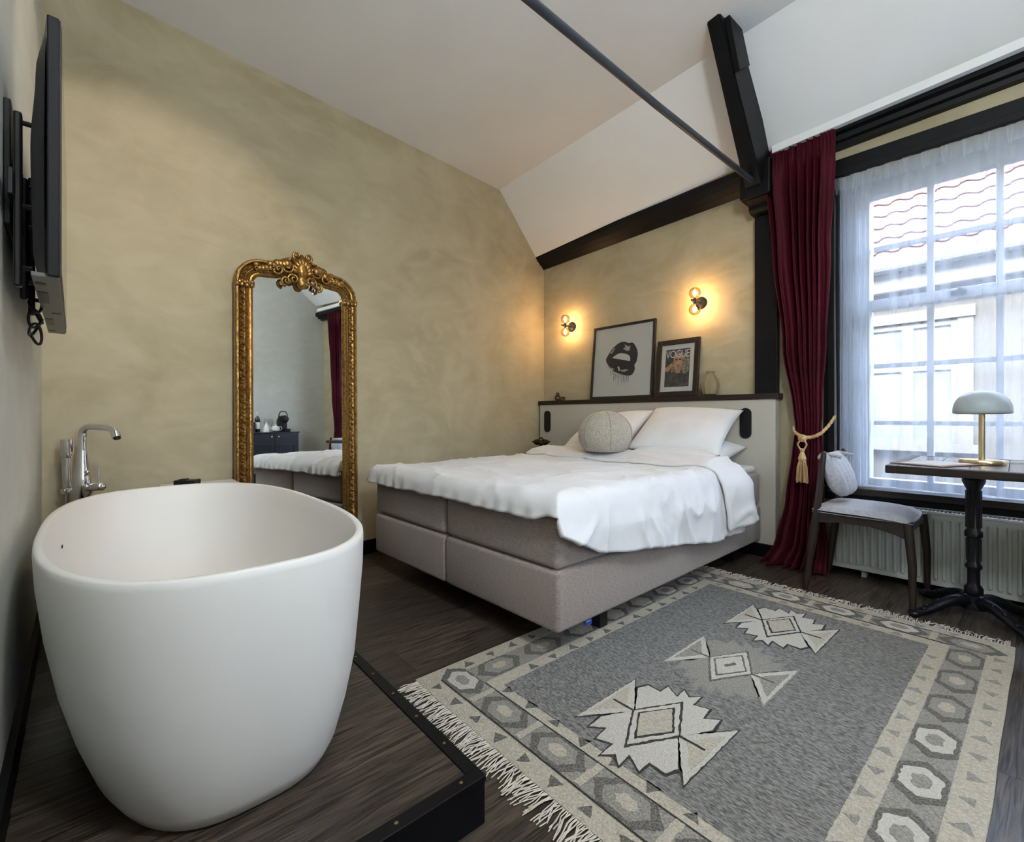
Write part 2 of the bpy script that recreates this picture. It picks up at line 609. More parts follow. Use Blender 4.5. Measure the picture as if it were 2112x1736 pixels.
# ceilings: sloped strip above the eave and the upper ceiling
def eave(x):
    return 2.695 + .075 * (x + 3.5)
CR0 = Vector((-3.487, 2.862, 3.207))
CR1 = Vector((-.946, 2.952, 3.37))
def crease(x):
    t = (x - CR0.x) / (CR1.x - CR0.x)
    return CR0.lerp(CR1, t) if 0 <= t <= 1 else CR0 + (CR1 - CR0) * t
bm = NB()
TH = Vector((0, 0, .12))
for x0, x1 in ((-3.75, -1.33), (-1.33, 1.95)):
    a = [B(x0, .13, eave(x0)), B(x1, .13, eave(x1)), crease(x1), crease(x0)]
    hexa(bm, a + [v + TH + Vector((0, .1, 0)) for v in a])
struct(obj('ceiling_slope', bm, WHITE), 'sloped white ceiling strip above the eave beam')
bm = NB()
def ceil_z(x, y):
    # plane through the crease and a point near the corner by the television
    p2 = Vector((-3.06, .05, 3.10))
    n = (CR1 - CR0).cross(p2 - CR0)
    return CR0.z - (n.x * (x - CR0.x) + n.y * (y - CR0.y)) / n.z
a = []
for x, y in ((-3.75, None), (1.95, None), (1.95, -.5), (-3.75, -.5)):
    if y is None:
        p = crease(x)
        a.append(Vector((p.x, p.y, p.z)))
    else:
        a.append(Vector((x, y, ceil_z(x, y))))
hexa(bm, a + [v + TH for v in a])
struct(obj('ceiling', bm, WHITE))

# baseboards
def strip(name, p, q, nin, z0, z1, th, m=BLK, bev=0):
    bm = NB()
    a, b = Vector(p), Vector(q)
    pts = [a, b, b + nin * th, a + nin * th]
    hexa(bm, [Vector((v.x, v.y, z0)) for v in pts] + [Vector((v.x, v.y, z1)) for v in pts])
    return struct(obj(name, bm, m))
strip('baseboard_left', KAB + TA * .13, KAB + TA * 2.87, NA, 0, .10, .016)
strip('baseboard_front', KAC + UB * .05, Cw(1.7), -MB_, 0, PLZ + .09, .016)
strip('baseboard_right', (DXR, 0, 0), (DXR, 3.6, 0), Vector((-1, 0, 0)), 0, .10, .016)
strip('baseboard_back', B(-1.24), B(1.7), MB_, 0, .10, .016)

# ------------------------------------------------------------------ bath platform
plat = thing('bath_platform', 'low raised floor of dark planks under the bathtub with black metal edging', 'platform', (PLX, PLY, 0))
bm = NB()
prism(bm, [(-2.235, 0 - .03), (-.03, -.03), (-.03, -.845), (-2.105, -.91)], 0, PLZ - .011)
obj('core', bm, BLK, plat)
bm = NB()
bb(bm, -.03, 0, -.84, 0, 0, PLZ + .001, .002, 1)
bb(bm, -2.24, -.03, -.03, 0, 0, PLZ + .001, .002, 1)
obj('riser', bm, BLK, plat)
bm = NB()
bb(bm, -.034, .002, -.84, .002, PLZ - .012, PLZ + .004, .0015, 1)
bb(bm, -2.24, -.03, -.034, .002, PLZ - .012, PLZ + .004, .0015, 1)
obj('edge_trim', bm, BLK, plat)
for k in range(5):
    bm = NB()
    lathe(bm, [(.0001, .0), (.0045, .0), (.0045, .0012), (.0001, .002)], 10)
    o = obj('screw', bm, SCREW, plat)
    o.location = (-.017, -.06 - .17 * k, PLZ + .004)
for k in range(8):
    bm = NB()
    lathe(bm, [(.0001, .0), (.0045, .0), (.0045, .0012), (.0001, .002)], 10)
    o = obj('screw', bm, SCREW, plat)
    o.location = (-.16 - .15 * k, -.017, PLZ + .004)
x = -.034
k = 0
while x > -2.16:
    x2 = max(x - .19, -2.2)
    ylo = Cw(PLX + x2).y + .018 - PLY
    bm = NB()
    if x2 > -2.1:
        bb(bm, x2 + .0006, x - .0006, ylo, -.035, PLZ - .011, PLZ)
    else:
        prism(bm, [(-2.235, -.035), (x - .001, -.035), (x - .001, ylo), (-2.105, ylo)], PLZ - .011, PLZ)
    o = obj('plank', bm, FLOORM, plat)
    x = x2
    k += 1

# ------------------------------------------------------------------ timber: wall plate, post, brace, tie rod
def swept_section(name, xs, sec, zf, m, label, cat, parent=None, x_caps=True):
    """section (d, dz) carried along the headboard wall, base height zf(x)"""
    bm = NB()
    rings = [[bm.verts.new(B(x, d, zf(x) + dz)) for d, dz in sec] for x in xs]
    n = len(sec)
    for a, b in zip(rings, rings[1:]):
        for i in range(n):
            j = (i + 1) % n
            bm.faces.new((a[i], a[j], b[j], b[i]))
    bm.faces.new(list(reversed(rings[0])))
    bm.faces.new(rings[-1])
    o = obj(name, bm, m, parent)
    if label:
        tag(o, label, cat)
    return o
swept_section('wall_plate_beam', (-3.70, -1.44), [(-.05, 0), (.012, 0), (.055, .035), (.065, .032), (.10, .062), (.108, .058), (.145, .095), (.145, .14), (-.05, .14)],
              lambda x: 2.60 + .037 * (x + 3.6), BLK, 'black wooden wall plate beam above the headboard, below the sloped ceiling', 'beam')
swept_section('wall_plate_beam', (-1.275, 1.74), [(-.05, 0), (.05, 0), (.06, .025), (.10, .025), (.105, .055), (.145, .06), (.145, .12), (-.05, .12)],
              lambda x: 2.765 + .03 * (x + .95), BLK, 'black wooden wall plate beam running above the window', 'beam')
track = swept_section('curtain_track', (-1.27, 1.6), [(.150, .075), (.19, .075), (.19, .125), (.150, .125)], lambda x: 2.765 + .045 * (x + .95), WHITE,
                      'white curtain track fixed along the eave above the window', 'curtain rail')
post = thing('timber_post', 'black timber post standing on the headboard shelf with carved corbel at its top', 'post', B(-1.355, .002, 0), ROTB)
bm = NB()
bb(bm, -.076, .076, -.055, .0, 1.172, 2.47, .004)
obj('shaft', bm, BLK, post)
bm = NB()
bb(bm, -.12, .082, -.22, .0, 2.555, 2.80, .01)
prism(bm, [(0, 2.48), (-.10, 2.48), (-.125, 2.50), (-.125, 2.53), (-.19, 2.56), (0, 2.56)], -.09, .08, Matrix(((0, 0, 1, 0), (1, 0, 0, 0), (0, 1, 0, 0), (0, 0, 0, 1))))
obj('corbel', bm, BLK, post)
brace = thing('roof_brace', 'black roof brace leaning up from the post to the ceiling', 'beam', (0, 0, 0))
bm = NB()
hexa(bm, [(-1.425, 3.42, 2.62), (-1.312, 3.425, 2.62), (-1.30, 3.63, 2.70), (-1.42, 3.63, 2.70),
          (-1.325, 2.60, 3.40), (-1.248, 2.60, 3.40), (-1.245, 2.99, 3.42), (-1.32, 2.99, 3.42)])
bmesh.ops.bevel(bm, geom=bm.edges[:], offset=.006, segments=2, affect='EDGES')
obj('timber', bm, BLK, brace)
bm = NB()
hexa(bm, [(-1.262, 2.885, 3.10), (-1.232, 2.885, 3.10), (-1.232, 3.03, 3.20), (-1.262, 3.03, 3.20),
          (-1.25, 2.70, 3.385), (-1.222, 2.70, 3.385), (-1.222, 2.86, 3.395), (-1.25, 2.86, 3.395)])
obj('side_plate', bm, BLK, brace)
rod = thing('tie_rod', 'thick dark iron tie rod spanning the room below the ceiling', 'rod', (-1.37, 3.4, 2.657))
bm = NB()
tube(bm, [(-.012, .09, 0), (-.004, .03, 0), (0, -.02, 0), (0, -1.2, 0), (.02, -2.4, .0), (.03, -3.55, 0)], [.010, .016, .0185, .0185, .019, .019], 16)
obj('bar', bm, IRON, rod, True)

# ------------------------------------------------------------------ window
win = struct(thing('window_1', 'wide sash window with white-lit panes and black casing behind sheer curtains', 'window', B((WX0 + WX1) / 2, 0, 0), ROTB))
del win['category']
HW = (WX1 - WX0) / 2
def wbox(name, x0, x1, y0, y1, z0, z1, m, bev=.003, parent=win):
    bm = NB()
    bb(bm, x0, x1, y0, y1, z0, z1, bev)
    return obj(name, bm, m, parent)
wbox('casing', -HW - .075, -HW + .012, -.022, .30, WZ0, WZ1 + .12, BLK)
wbox('casing', HW - .012, HW + .075, -.022, .30, WZ0, WZ1 + .12, BLK)
wbox('head_casing', -HW - .075, HW + .075, -.03, .02, WZ1 + .01, WZ1 + .125, BLK)
wbox('head_moulding', -HW - .06, HW + .06, -.045, -.03, WZ1 + .01, WZ1 + .05, BLK)
wbox('casing_moulding', -HW - .05, -HW - .01, -.04, -.02, WZ0, WZ1 + .02, BLK)
wbox('sill_board', -HW - .09, HW + .2, -.075, .28, WZ0 - .025, WZ0 + .018, DWOOD, .005)
wbox('sill_apron', -HW - .07, HW + .18, -.03, .0, WZ0 - .075, WZ0 - .025, BLK)
GX0, GX1 = -.775 + .185, .395 + .185
cxw = (WX0 + WX1) / 2
gx0, gx1 = -.775 - cxw, .70 - cxw
FRW = mat('window_paint', (.44, .47, .52, 1), (.47, .50, .55, 1), .45, scale=3)
GY = .14
wbox('jamb', -HW + .012, gx0, GY - .05, GY + .08, WZ0 + .02, WZ1, FRW)
wbox('jamb', gx1, HW - .012, GY - .05, GY + .08, WZ0 + .02, WZ1, FRW)
wbox('top_rail', gx0, gx1, GY - .03, GY + .05, 2.44, WZ1, FRW)
wbox('bottom_rail', gx0, gx1, GY - .03, GY + .05, WZ0 + .018, .60, FRW)
wbox('meeting_rail', gx0, gx1, GY - .035, GY + .05, 1.70, 1.765, FRW)
nc = 5
cwid = (gx1 - gx0) / nc
for k in range(1, nc):
    x = gx0 + cwid * k
    wbox('glazing_bar', x - .016, x + .016, GY - .02, GY + .02, .60, 1.70, FRW)
    wbox('glazing_bar', x - .016, x + .016, GY - .02, GY + .02, 1.765, 2.44, FRW)
rowsz = [.60, .963, 1.333, 1.70, 1.765, 2.10, 2.44]
for z in (.963, 1.333, 2.10):
    for k in range(nc):
        wbox('glazing_bar', gx0 + cwid * k + .016, gx0 + cwid * (k + 1) - .016, GY - .018, GY + .018, z - .014, z + .014, FRW)
bm = NB()
vv = [bm.verts.new(p) for p in ((-cwid / 2, 0, -.19), (cwid / 2, 0, -.19), (cwid / 2, 0, .19), (-cwid / 2, 0, .19))]
bm.faces.new(vv)
pane0 = obj('pane', bm, GLASS, win)
first = True
for za, zb in ((.60, .963), (.963, 1.333), (1.333, 1.70), (1.765, 2.10), (2.10, 2.44)):
    for k in range(nc):
        o = pane0 if first else pane0.copy()
        if not first:
            COL.objects.link(o)
            o.parent = win
        first = False
        o.location = (gx0 + cwid * (k + .5), GY, (za + zb) / 2)
for x in (gx0 + .42, gx1 - .3):
    bm = NB()
    box(bm, (x, GY - .05, 1.735), (.07, .03, .03), None, .006)
    ball(bm, (x + .01, GY - .07, 1.745), .016)
    obj('sash_fastener', bm, BLKP, win)

win_fill = struct(thing('window_fill', 'added unseen sash window giving fill daylight, in the wall facing the mirror', 'window', (DXR, (W2Y0 + W2Y1) / 2, 0)))  # unseen window, added to bring fill daylight from this side
del win_fill['category']
h2 = (W2Y1 - W2Y0) / 2
for y0_, y1_ in ((-h2 - .07, -h2 + .012), (h2 - .012, h2 + .07)):
    wbox('casing', -.02, .2, y0_, y1_, W2Z0, W2Z1 + .07, BLK, .003, win_fill)
wbox('head_casing', -.02, .2, -h2 + .012, h2 - .012, W2Z1 - .01, W2Z1 + .07, BLK, .003, win_fill)
wbox('sill_board', -.06, .2, -h2 - .08, h2 + .08, W2Z0 - .03, W2Z0 + .018, DWOOD, .005, win_fill)
wbox('meeting_rail', .09, .15, -h2 + .012, h2 - .012, 1.60, 1.66, FRW, .003, win_fill)
for k in (1, 2, 3):
    y = -h2 + k * h2 / 2
    wbox('glazing_bar', .10, .14, y - .014, y + .014, W2Z0 + .018, 1.60, FRW, .003, win_fill)
    wbox('glazing_bar', .10, .14, y - .014, y + .014, 1.66, W2Z1 - .01, FRW, .003, win_fill)
for k in range(4):
    y = -h2 + (k + .5) * h2 / 2
    for za, zb in ((W2Z0 + .018, 1.60), (1.66, W2Z1 - .01)):
        bm = NB()
        vv = [bm.verts.new(p) for p in ((.12, y - h2 / 4, za), (.12, y + h2 / 4, za), (.12, y + h2 / 4, zb), (.12, y - h2 / 4, zb))]
        bm.faces.new(vv)
        obj('pane', bm, GLASS, win_fill)

# ------------------------------------------------------------------ outside: house over the street
HY = 8.0
bm = NB()
bb(bm, -30, 30, -30, 30, -4.4, -4.2)
struct(obj('street', bm, STREET), 'paved street below the window')
# this house's unseen street wall and roof, added to shade the facade opposite
bm = NB()
def slab(x0, x1, z0, z1, d0=-.34, d1=-.05):
    a = [B(x0, d0), B(x1, d0), B(x1, d1), B(x0, d1)]
    hexa(bm, [Vector((v.x, v.y, z0)) for v in a] + [Vector((v.x, v.y, z1)) for v in a])
slab(-14, -3.95, -4.2, 3.9)
slab(2.02, 14, -4.2, 3.9)
slab(-3.95, 2.02, -4.2, -.12)
struct(obj('wall_street', bm, STREET), 'unseen street face of the house around the window, added to shade the facade opposite')
bm = NB()
hexa(bm, [(-14, 4.3, 3.6), (14, 5.0, 3.6), (14, -1.0, 8.6), (-14, -1.0, 8.6), (-14, 4.3, 3.75), (14, 5.0, 3.75), (14, -1.0, 8.75), (-14, -1.0, 8.75)])
struct(obj('ceiling_roof', bm, TILE), 'unseen outer roof of the house, raised to shade the facade opposite')
house = thing('house', 'cream house with red pantile roof across the street', 'building', (-1.0, HY, -4.2))
bm = NB()
bb(bm, -9, 9, 0, .3, 0, 7.2)
obj('wall', bm, BRICKW, house)
bm = NB()
bb(bm, -9, 9, -.14, 0, 6.86, 7.10, .02)
bb(bm, -9, 9, -.08, 0, 6.72, 6.80, .01)
obj('cornice', bm, FACW, house)
bm = NB()
tube(bm, [(-9, -.22, 7.17), (9, -.22, 7.17)], .07, 10)
obj('gutter', bm, LGREY, house)
tube_bm = NB()
tube(tube_bm, [(2.05, -.12, 0), (2.05, -.12, 6.7), (2.05, -.2, 7.12)], .045, 10)
obj('downpipe', tube_bm, LGREY, house)
SL = R(46)
bm = NB()
bb(bm, -9, 9, 0, 2.75, -.1, -.03)
roof = obj('roof', bm, TILE, house)
roof.location = (0, -.2, 7.2)
roof.rotation_euler = (SL, 0, 0)
bm = NB()
def tilef(u, v):
    x = (u - .5) * .27
    return Vector((x, (v - .5) * .42, .022 * sin(u * 2 * PI) + (1 - v) * .03))
grid(bm, 8, 1, tilef)
tile0 = obj('roof_tile', bm, TILE, roof, True)
solidify(tile0, .014)
first = True
for r_ in range(8):
    for c_ in range(30):
        o = tile0 if first else tile0.copy()
        if not first:
            COL.objects.link(o)
            o.parent = roof
        first = False
        o.location = (-3.2 + c_ * .25, .2 + r_ * .35, 0)
def house_window(x0, x1, z0, z1, mull):
    f = NB()
    t = .07
    bb(f, x0 - .16, x1 + .16, -.07, 0, z1 + .02, z1 + .16)
    bb(f, x0 - .14, x0, -.05, 0, z0, z1 + .02)
    bb(f, x1, x1 + .14, -.05, 0, z0, z1 + .02)
    bb(f, x0 - .2, x1 + .2, -.14, 0, z0 - .1, z0)
    w = obj('window', f, FACW, house)
    xs = [x0] + mull + [x1]
    for a, b in zip(xs, xs[1:]):
        f = NB()
        bb(f, a, a + .06, -.035, .0, z0, z1)
        bb(f, b - .06, b, -.035, .0, z0, z1)
        bb(f, a + .06, b - .06, -.035, .0, z1 - .06, z1)
        bb(f, a + .06, b - .06, -.035, .0, z0, z0 + .06)
        bb(f, a + .06, b - .06, -.035, .0, z1 - .62, z1 - .56)
        obj('sash', f, FACW, w)
        f = NB()
        bb(f, a + .06, b - .06, -.012, -.004, z0 + .06, z1 - .06)
        obj('pane', f, EXTG, w)
house_window(-.72, .24, 4.86, 6.42, [-.24])
house_window(2.6, 3.5, 4.86, 6.42, [3.05])
house_window(-4.6, -3.6, 4.86, 6.42, [-4.1])
house_window(-.72, .24, 1.6, 3.6, [-.24])
house_window(2.6, 3.5, 1.6, 3.6, [3.05])

# ------------------------------------------------------------------ sheer curtains
def pleat_curtain(name, m, x0, x1, z0, z1, d0, amp, npl, parent, edge_pts=None, seed=1, rows=26, header=.09):
    bm = NB()
    nu = npl * 10
    def f(u, v):
        z = lerp(z0, z1, v)
        ph = u * npl * 2 * PI
        h = pw((z1 - z), ((0, .30), (header, .22), (header + .12, .8), (1.0, 1.0), (2.2, 1.1)))
        wob = noise.noise(Vector((u * 9 + seed, z * .55, seed))) * .9
        a = amp * h * (sin(ph + wob * 2.2) + .15 * sin(1.7 * ph + seed + wob))
        x = lerp(x0, x1, u) + noise.noise(Vector((u * 6, z * .8, seed + 9))) * .02 * (1 - v)
        return B(x, d0 + a, z)
    grid(bm, nu, rows, f)
    return obj(name, bm, m, parent, True, 180)
sheer = thing('sheer_curtain', 'white translucent voile curtain with pinch pleats hanging across the window', 'curtain', (0, 0, 0))
pleat_curtain('cloth', SHEER, -.945, .87, .555, 2.575, -.012, .022, 13, sheer, seed=2)
for k in range(21):
    xk = -.93 + k * .087
    bm = NB()
    pz = [(2.485, .006), (2.50, .012), (2.575, .020)]
    grid(bm, 2, 3, lambda u, v, xk=xk: B(xk + (u - .5) * (.010 + .022 * v), .024 + .012 * (1 - abs(u - .5) * 2) * (.4 + v), lerp(2.47, 2.575, v)))
    obj('pinch_pleat', bm, SHEER, sheer, True, 180)
# heading tape and the pinch of each pleat
bm = NB()
def hd(u, v):
    return B(lerp(-.945, .87, u), .016 + .006 * sin(u * 20 * 2 * PI), lerp(2.49, 2.58, v))
grid(bm, 170, 2, hd)
obj('heading_tape', bm, SHEER, sheer, True, 180)
# denser gathered cloth at the left of the opening
pleat_curtain('gathered_cloth', SHEER, -.945, -.77, .555, 2.575, .012, .03, 5, sheer, seed=5)
bm = NB()
def hem(u, v):
    x = lerp(-.93, .86, u)
    n_ = noise.noise(Vector((x * 5, v * 2, 3)))
    return B(x, lerp(-.05, .035, v) + n_ * .015, WZ0 + .023 + .012 * abs(noise.noise(Vector((x * 7, v * 3, 8)))) + .03 * max(0, n_) * v)
grid(bm, 80, 6, hem)
obj('pooled_hem', bm, SHEER, sheer, True, 180)

sh2 = thing('sheer_curtain', 'white voile curtain softening the added window facing the mirror', 'curtain', (DXR - .05, (W2Y0 + W2Y1) / 2, 0))  # dims the fill daylight of the added window
bm = NB()
grid(bm, 90, 10, lambda u, v: Vector((.016 * sin(u * 22 * PI) * (.6 + .4 * (1 - v)), lerp(-.42, .42, u), lerp(W2Z0 + .03, W2Z1 + .08, v))))
obj('cloth', bm, SHEER, sh2, True, 180)
# ------------------------------------------------------------------ red velvet curtains with tieback
def velvet(x_top0, x_top1, xm, flip, label, grp=None):
    t = thing('velvet_curtain', label, 'curtain', (0, 0, 0), group=grp)
    bm = NB()
    npl = 7
    c_top = (x_top0 + x_top1) / 2
    w_top = x_top1 - x_top0
    ztop = 2.855
    def f(u, v):
        z = lerp(.012, ztop, v)
        cx = pw(z, ((0, xm - .02 * flip), (.92, xm), (1.5, lerp(xm, c_top, .42)), (2.2, lerp(xm, c_top, .86)), (2.86, c_top)))
        w = pw(z, ((0, .33), (.10, .30), (.45, .215), (.80, .17), (.92, .145), (1.05, .165), (1.5, .25), (2.1, .33), (2.7, w_top), (2.86, w_top)))
        d = pw(z, ((0, .25), (.12, .20), (.5, .15), (.92, .115), (1.4, .13), (2.86, .165)))
        amp = pw(z, ((0, .05), (.3, .042), (.92, .034), (1.5, .046), (2.5, .040), (2.70, .026), (2.76, .012), (2.86, .016)))
        ph = (u + .055 * sin(u * 9 + 1) + .03 * sin(u * 17)) * npl * 2 * PI
        wob = noise.noise(Vector((u * 5, z * .7, 4))) * 1.5
        a = amp * (sin(ph + wob) + .3 * sin(2 * ph + 1 + wob * 2))
        if z > 2.74:
            a += .006 * sin(u * 40 * PI)
        x = cx + (u - .5) * w + .25 * amp * cos(ph + wob)
        if z < .14:
            k = (.14 - z) / .14
            a += .05 * k * (1 + noise.noise(Vector((u * 7, 2, 1))))
            x += -flip * .06 * k * (1 - u if flip > 0 else u)
        zz = z + (.012 * sin(u * 33 + 1) if v > .985 else 0)
        return B(x, d + a, max(zz, .008))
    grid(bm, 190, 54, f)
    c = obj('drape', bm, VELVET, t, True, 180)
    solidify(c, .004, 0)
    return t
velvet(-1.31, -.905, -1.062, 1, 'dark red velvet curtain gathered by a gold rope beside the timber post')
velvet(.84, 1.28, 1.08, -1, 'dark red velvet curtain on the window side near the dark cabinet')
tb = thing('curtain_tieback', 'gold rope tieback with tassel around the red curtain by the bed', 'tieback', B(-1.06, .12, .905), ROTB)
bm = NB()
P = catmull([(.125, .08, .10), (.105, -.005, .035), (.07, -.055, -.015), (.02, -.075, -.038), (-.035, -.07, -.030), (-.082, -.035, -.002), (-.098, .03, .035), (-.08, .09, .06)], 10)
rings = []
for s_ in (0, PI):
    Q = []
    for i, p in enumerate(P):
        a = i * .9 + s_
        Q.append(p + Vector((0, cos(a), sin(a))) * .0055)
    tube(bm, Q, .0075, 8)
obj('rope', bm, ROPE, tb, True)
bm = NB()
ball(bm, (-.02, -.085, -.045), .024, (1.1, .9, .85), 14, 10)
for a in range(3):
    ring(bm, (-.02, -.085, -.045), .021, .005, Euler((R(60 + 40 * a), R(20), R(30 * a))))
obj('knot', bm, ROPE, tb, True)
bm = NB()
for s_ in (-1, 1):
    tube(bm, catmull([(-.02 + .012 * s_, -.088, -.06), (-.02 + .026 * s_, -.092, -.085), (-.02 + .012 * s_, -.09, -.115)], 6), .005, 8)
obj('hanger_cord', bm, ROPE, tb, True)
bm = NB()
M = Matrix.Translation((-.02, -.09, 0))
lathe(bm, [(.006, -.112), (.013, -.115), (.014, -.128), (.010, -.134), (.013, -.142), (.022, -.170), (.024, -.182), (.019, -.190), (.022, -.194)], 18, M)
tsl = obj('tassel_head', bm, ROPE, tb, True)
bm = NB()
for i in range(70):
    a = random.random() * 2 * PI
    r0, r1 = random.uniform(.008, .020), random.uniform(.014, .036)
    L = random.uniform(.125, .15)
    tube(bm, [(-.02 + r0 * cos(a), -.09 + r0 * sin(a), -.19), (-.02 + (r0 * .3 + r1 * .7) * cos(a), -.09 + (r0 * .3 + r1 * .7) * sin(a), -.235), (-.02 + r1 * cos(a), -.09 + r1 * sin(a), -.19 - L)], .0024, 5)
fr = obj('tassel_fringe', bm, ROPE, tb, True)
fr['kind'] = 'stuff'

# ------------------------------------------------------------------ radiator
rad = thing('radiator', 'pale enamel panel radiator with vertical ribs and grille under the window', 'radiator', B(-.27, .13, 0), ROTB)
RW = .66
bm = NB()
bb(bm, -RW, RW, -.03, -.022, .05, .455, .003)
bb(bm, -RW, RW, .055, .063, .05, .455, .003)
obj('panel', bm, RADW, rad)
bm = NB()
bb(bm, -.0085, .0085, -.044, -.029, .085, .425, .006, 2)
rib0 = obj('rib', bm, RADW, rad)
nrib = 36
for k in range(nrib):
    o = rib0 if k == 0 else rib0.copy()
    if k:
        COL.objects.link(o)
        o.parent = rad
    o.location = (-RW + .035 + k * (2 * RW - .07) / (nrib - 1), 0, 0)
bm = NB()
bb(bm, -RW, RW, -.045, -.038, .455, .468, .002)
bb(bm, -RW, RW, .06, .067, .455, .468, .002)
for k in range(76):
    x = -RW + .01 + k * (2 * RW - .02) / 75
    bb(bm, x - .004, x + .004, -.038, .06, .459, .466)
obj('top_grille', bm, PORC, rad)
for s_ in (-1, 1):
    bm = NB()
    bb(bm, s_ * RW - .002, s_ * RW + .002, -.045, .066, .05, .465, .001)
    obj('end_plate', bm, RADW, rad)
for x in (-.5, .5):
    bm = NB()
    bb(bm, x - .012, x + .012, .02, .10, 0, .06)
    obj('foot', bm, RADW, rad)
bm = NB()
tube(bm, [(-RW + .03, .02, .07), (-RW - .03, .02, .07), (-RW - .04, .03, .05), (-RW - .04, .04, 0)], .009, 8)
obj('pipe', bm, RADW, rad, True)

# ------------------------------------------------------------------ bed
BED0 = Vector((-1.297, 1.364, 0))
BROT = R(1.6)
bed = thing('bed', 'wide boxspring bed in taupe woven fabric against the grey headboard', 'bed', BED0, BROT)
BWd, BL = 1.61, 2.17
ZB, ZS, ZM = .12, .372, .60
def softbox(bm, x0, x1, y0, y1, z0, z1, b=.022):
    bb(bm, x0, x1, y0, y1, z0, z1, b, 3)
for s_ in range(2):
    x1 = -s_ * (BWd / 2) - (.002 if s_ else 0)
    x0 = -(s_ + 1) * BWd / 2 + (.002 if not s_ else 0)
    bm = NB()
    softbox(bm, x0, x1, 0, BL, ZB, ZS - .003, .02)
    b_ = obj('box_base', bm, LINEN, bed, True, 50)
    bm = NB()
    softbox(bm, x0 + .004, x1 - .006, .004, BL, ZS + .003, ZM, .026)
    b_ = obj('mattress', bm, LINEN, bed, True, 50)
for x, y in ((-.10, .40), (-1.51, .40), (-.10, 1.9), (-1.51, 1.9), (-.805, .40), (-.805, 1.9)):
    bm = NB()
    bb(bm, x - .03, x + .03, y - .03, y + .03, .012 if x > -.3 else 0, ZB + .004, .003)
    obj('leg', bm, BLKP, bed)
bm = NB()
bb(bm, -.028, -.024, .205, .25, .088, ZB + .003)
obj('brand_tag', bm, TAGB, bed)
bm = NB()
for k in range(5):
    bb(bm, -.0239, -.0234, .213 + k * .006, .217 + k * .006, .103, .108)
obj('tag_lettering', bm, PORC, bed)
# topper under a fitted sheet
bm = NB()
bb(bm, -BWd + .03, -.03, .05, BL - .02, ZM + .0005, ZM + .052, .024, 4)
tp = tag(obj('mattress_topper', bm, SHEET, None, True, 60), 'thin mattress topper in white fitted sheet lying on the taupe bed', 'topper')
tp.location = BED0
tp.rotation_euler = (0, 0, BROT)

# duvet: a flat sheet (a across, b along) laid over the bed with drops at the right side and the foot
def duvet_pt(a, b, lift=0.0, W_=BWd):
    """a: 0 at far-left edge .. W_ at the right edge, beyond = drop; b: 0 at the foot edge, negative = drop"""
    top = ZM + .085 + lift
    def over(q, rad):
        if q <= -rad * .57:
            return q, 0.0
        L = rad * PI / 2
        s = q + rad * .57
        if s < L:
            th = s / rad
            return -rad * .57 + rad * sin(th), rad * (1 - cos(th))
        return -rad * .57 + rad, rad + (s - L)
    xo, dz1 = over(a - W_, .075)
    x = -W_ + W_ + xo
    xl, dz2 = over(-a, .055)
    if a < .3:
        x = -W_ - xl
    elif a >= W_ - .3:
        x = xo
    else:
        x = -W_ + a
    yo, dz3 = over(-b, .07)
    y = -yo if b < .3 else b
    n1 = noise.noise(Vector((a * 2.3, b * 2.0, 1.3)))
    n2 = noise.noise(Vector((a * 6.5 + 3, b * 4.5, 5.0)))
    n3 = noise.noise(Vector((a * 3 + b * 5, b * 1.5 - a * 9, 2.0)))
    z = top - max(dz1, dz2, dz3) - .35 * min(dz1, dz3)
    damp = 1.0
    r1_ = (1 - abs(noise.noise(Vector((a * 2.1 + b * 1.6, b * 3.4 - a * .8, 7.7))))) ** 7
    r2_ = (1 - abs(noise.noise(Vector((a * 4.0 - b * 2.2, b * 5.0 + a * 1.5, 2.1))))) ** 9
    z += .014 * n1 + .006 * n2 * damp + (.013 * r1_ + .009 * r2_) * (1 if max(dz1, dz3) < .05 else 0)
    # folds on the drop
    drop = max(0, dz1 - .05)
    if drop > 0:
        k = min(1, drop / .12)
        x += k * (.010 * sin(b * 13 + 3.5 * n1) + .014 * n2 + .024 + .020 * r1_ + .018 * r2_)
        y += k * .01 * n1
    dropf = max(0, dz3 - .03)
    if dropf > 0:
        k = min(1, dropf / .08)
        y -= k * (.004 * sin(a * 55 + 6 * n1) + .010 * n2 + .010)
    x += .004 * n3 * min(1, (dz1 + dz3) * 10)
    return Vector((x, y, z))
duv = thing('duvet', 'white cotton duvet spread over the bed and hanging down its window side', 'duvet', BED0, BROT)
bm = NB()
NA_, NB2 = 170, 150
def dfn(u, v):
    a = lerp(-.085, BWd + lerp(.235, .40, min(1, v * 1.3)), u)
    b0 = -.105 - .008 * sin(u * 9) - .010 * noise.noise(Vector((u * 14, 0, 0)))
    b1 = 1.66
    b = lerp(b0, b1, v)
    if u > .8:
        k = (u - .8) / .2
        a -= k * .10 * max(0, .16 - v) / .16
        a += k * (.012 * noise.noise(Vector((v * 9, 1, 0))))
        b += k * (.06 * max(0, .2 - v) / .2 + .10 * v)
    return duvet_pt(a, b)
grid(bm, NA_, NB2, dfn)
d_ = obj('cover', bm, SHEET, duv, True, 180)
m_ = d_.modifiers.new('thick', 'SOLIDIFY')
m_.thickness = .022
m_.offset = -1
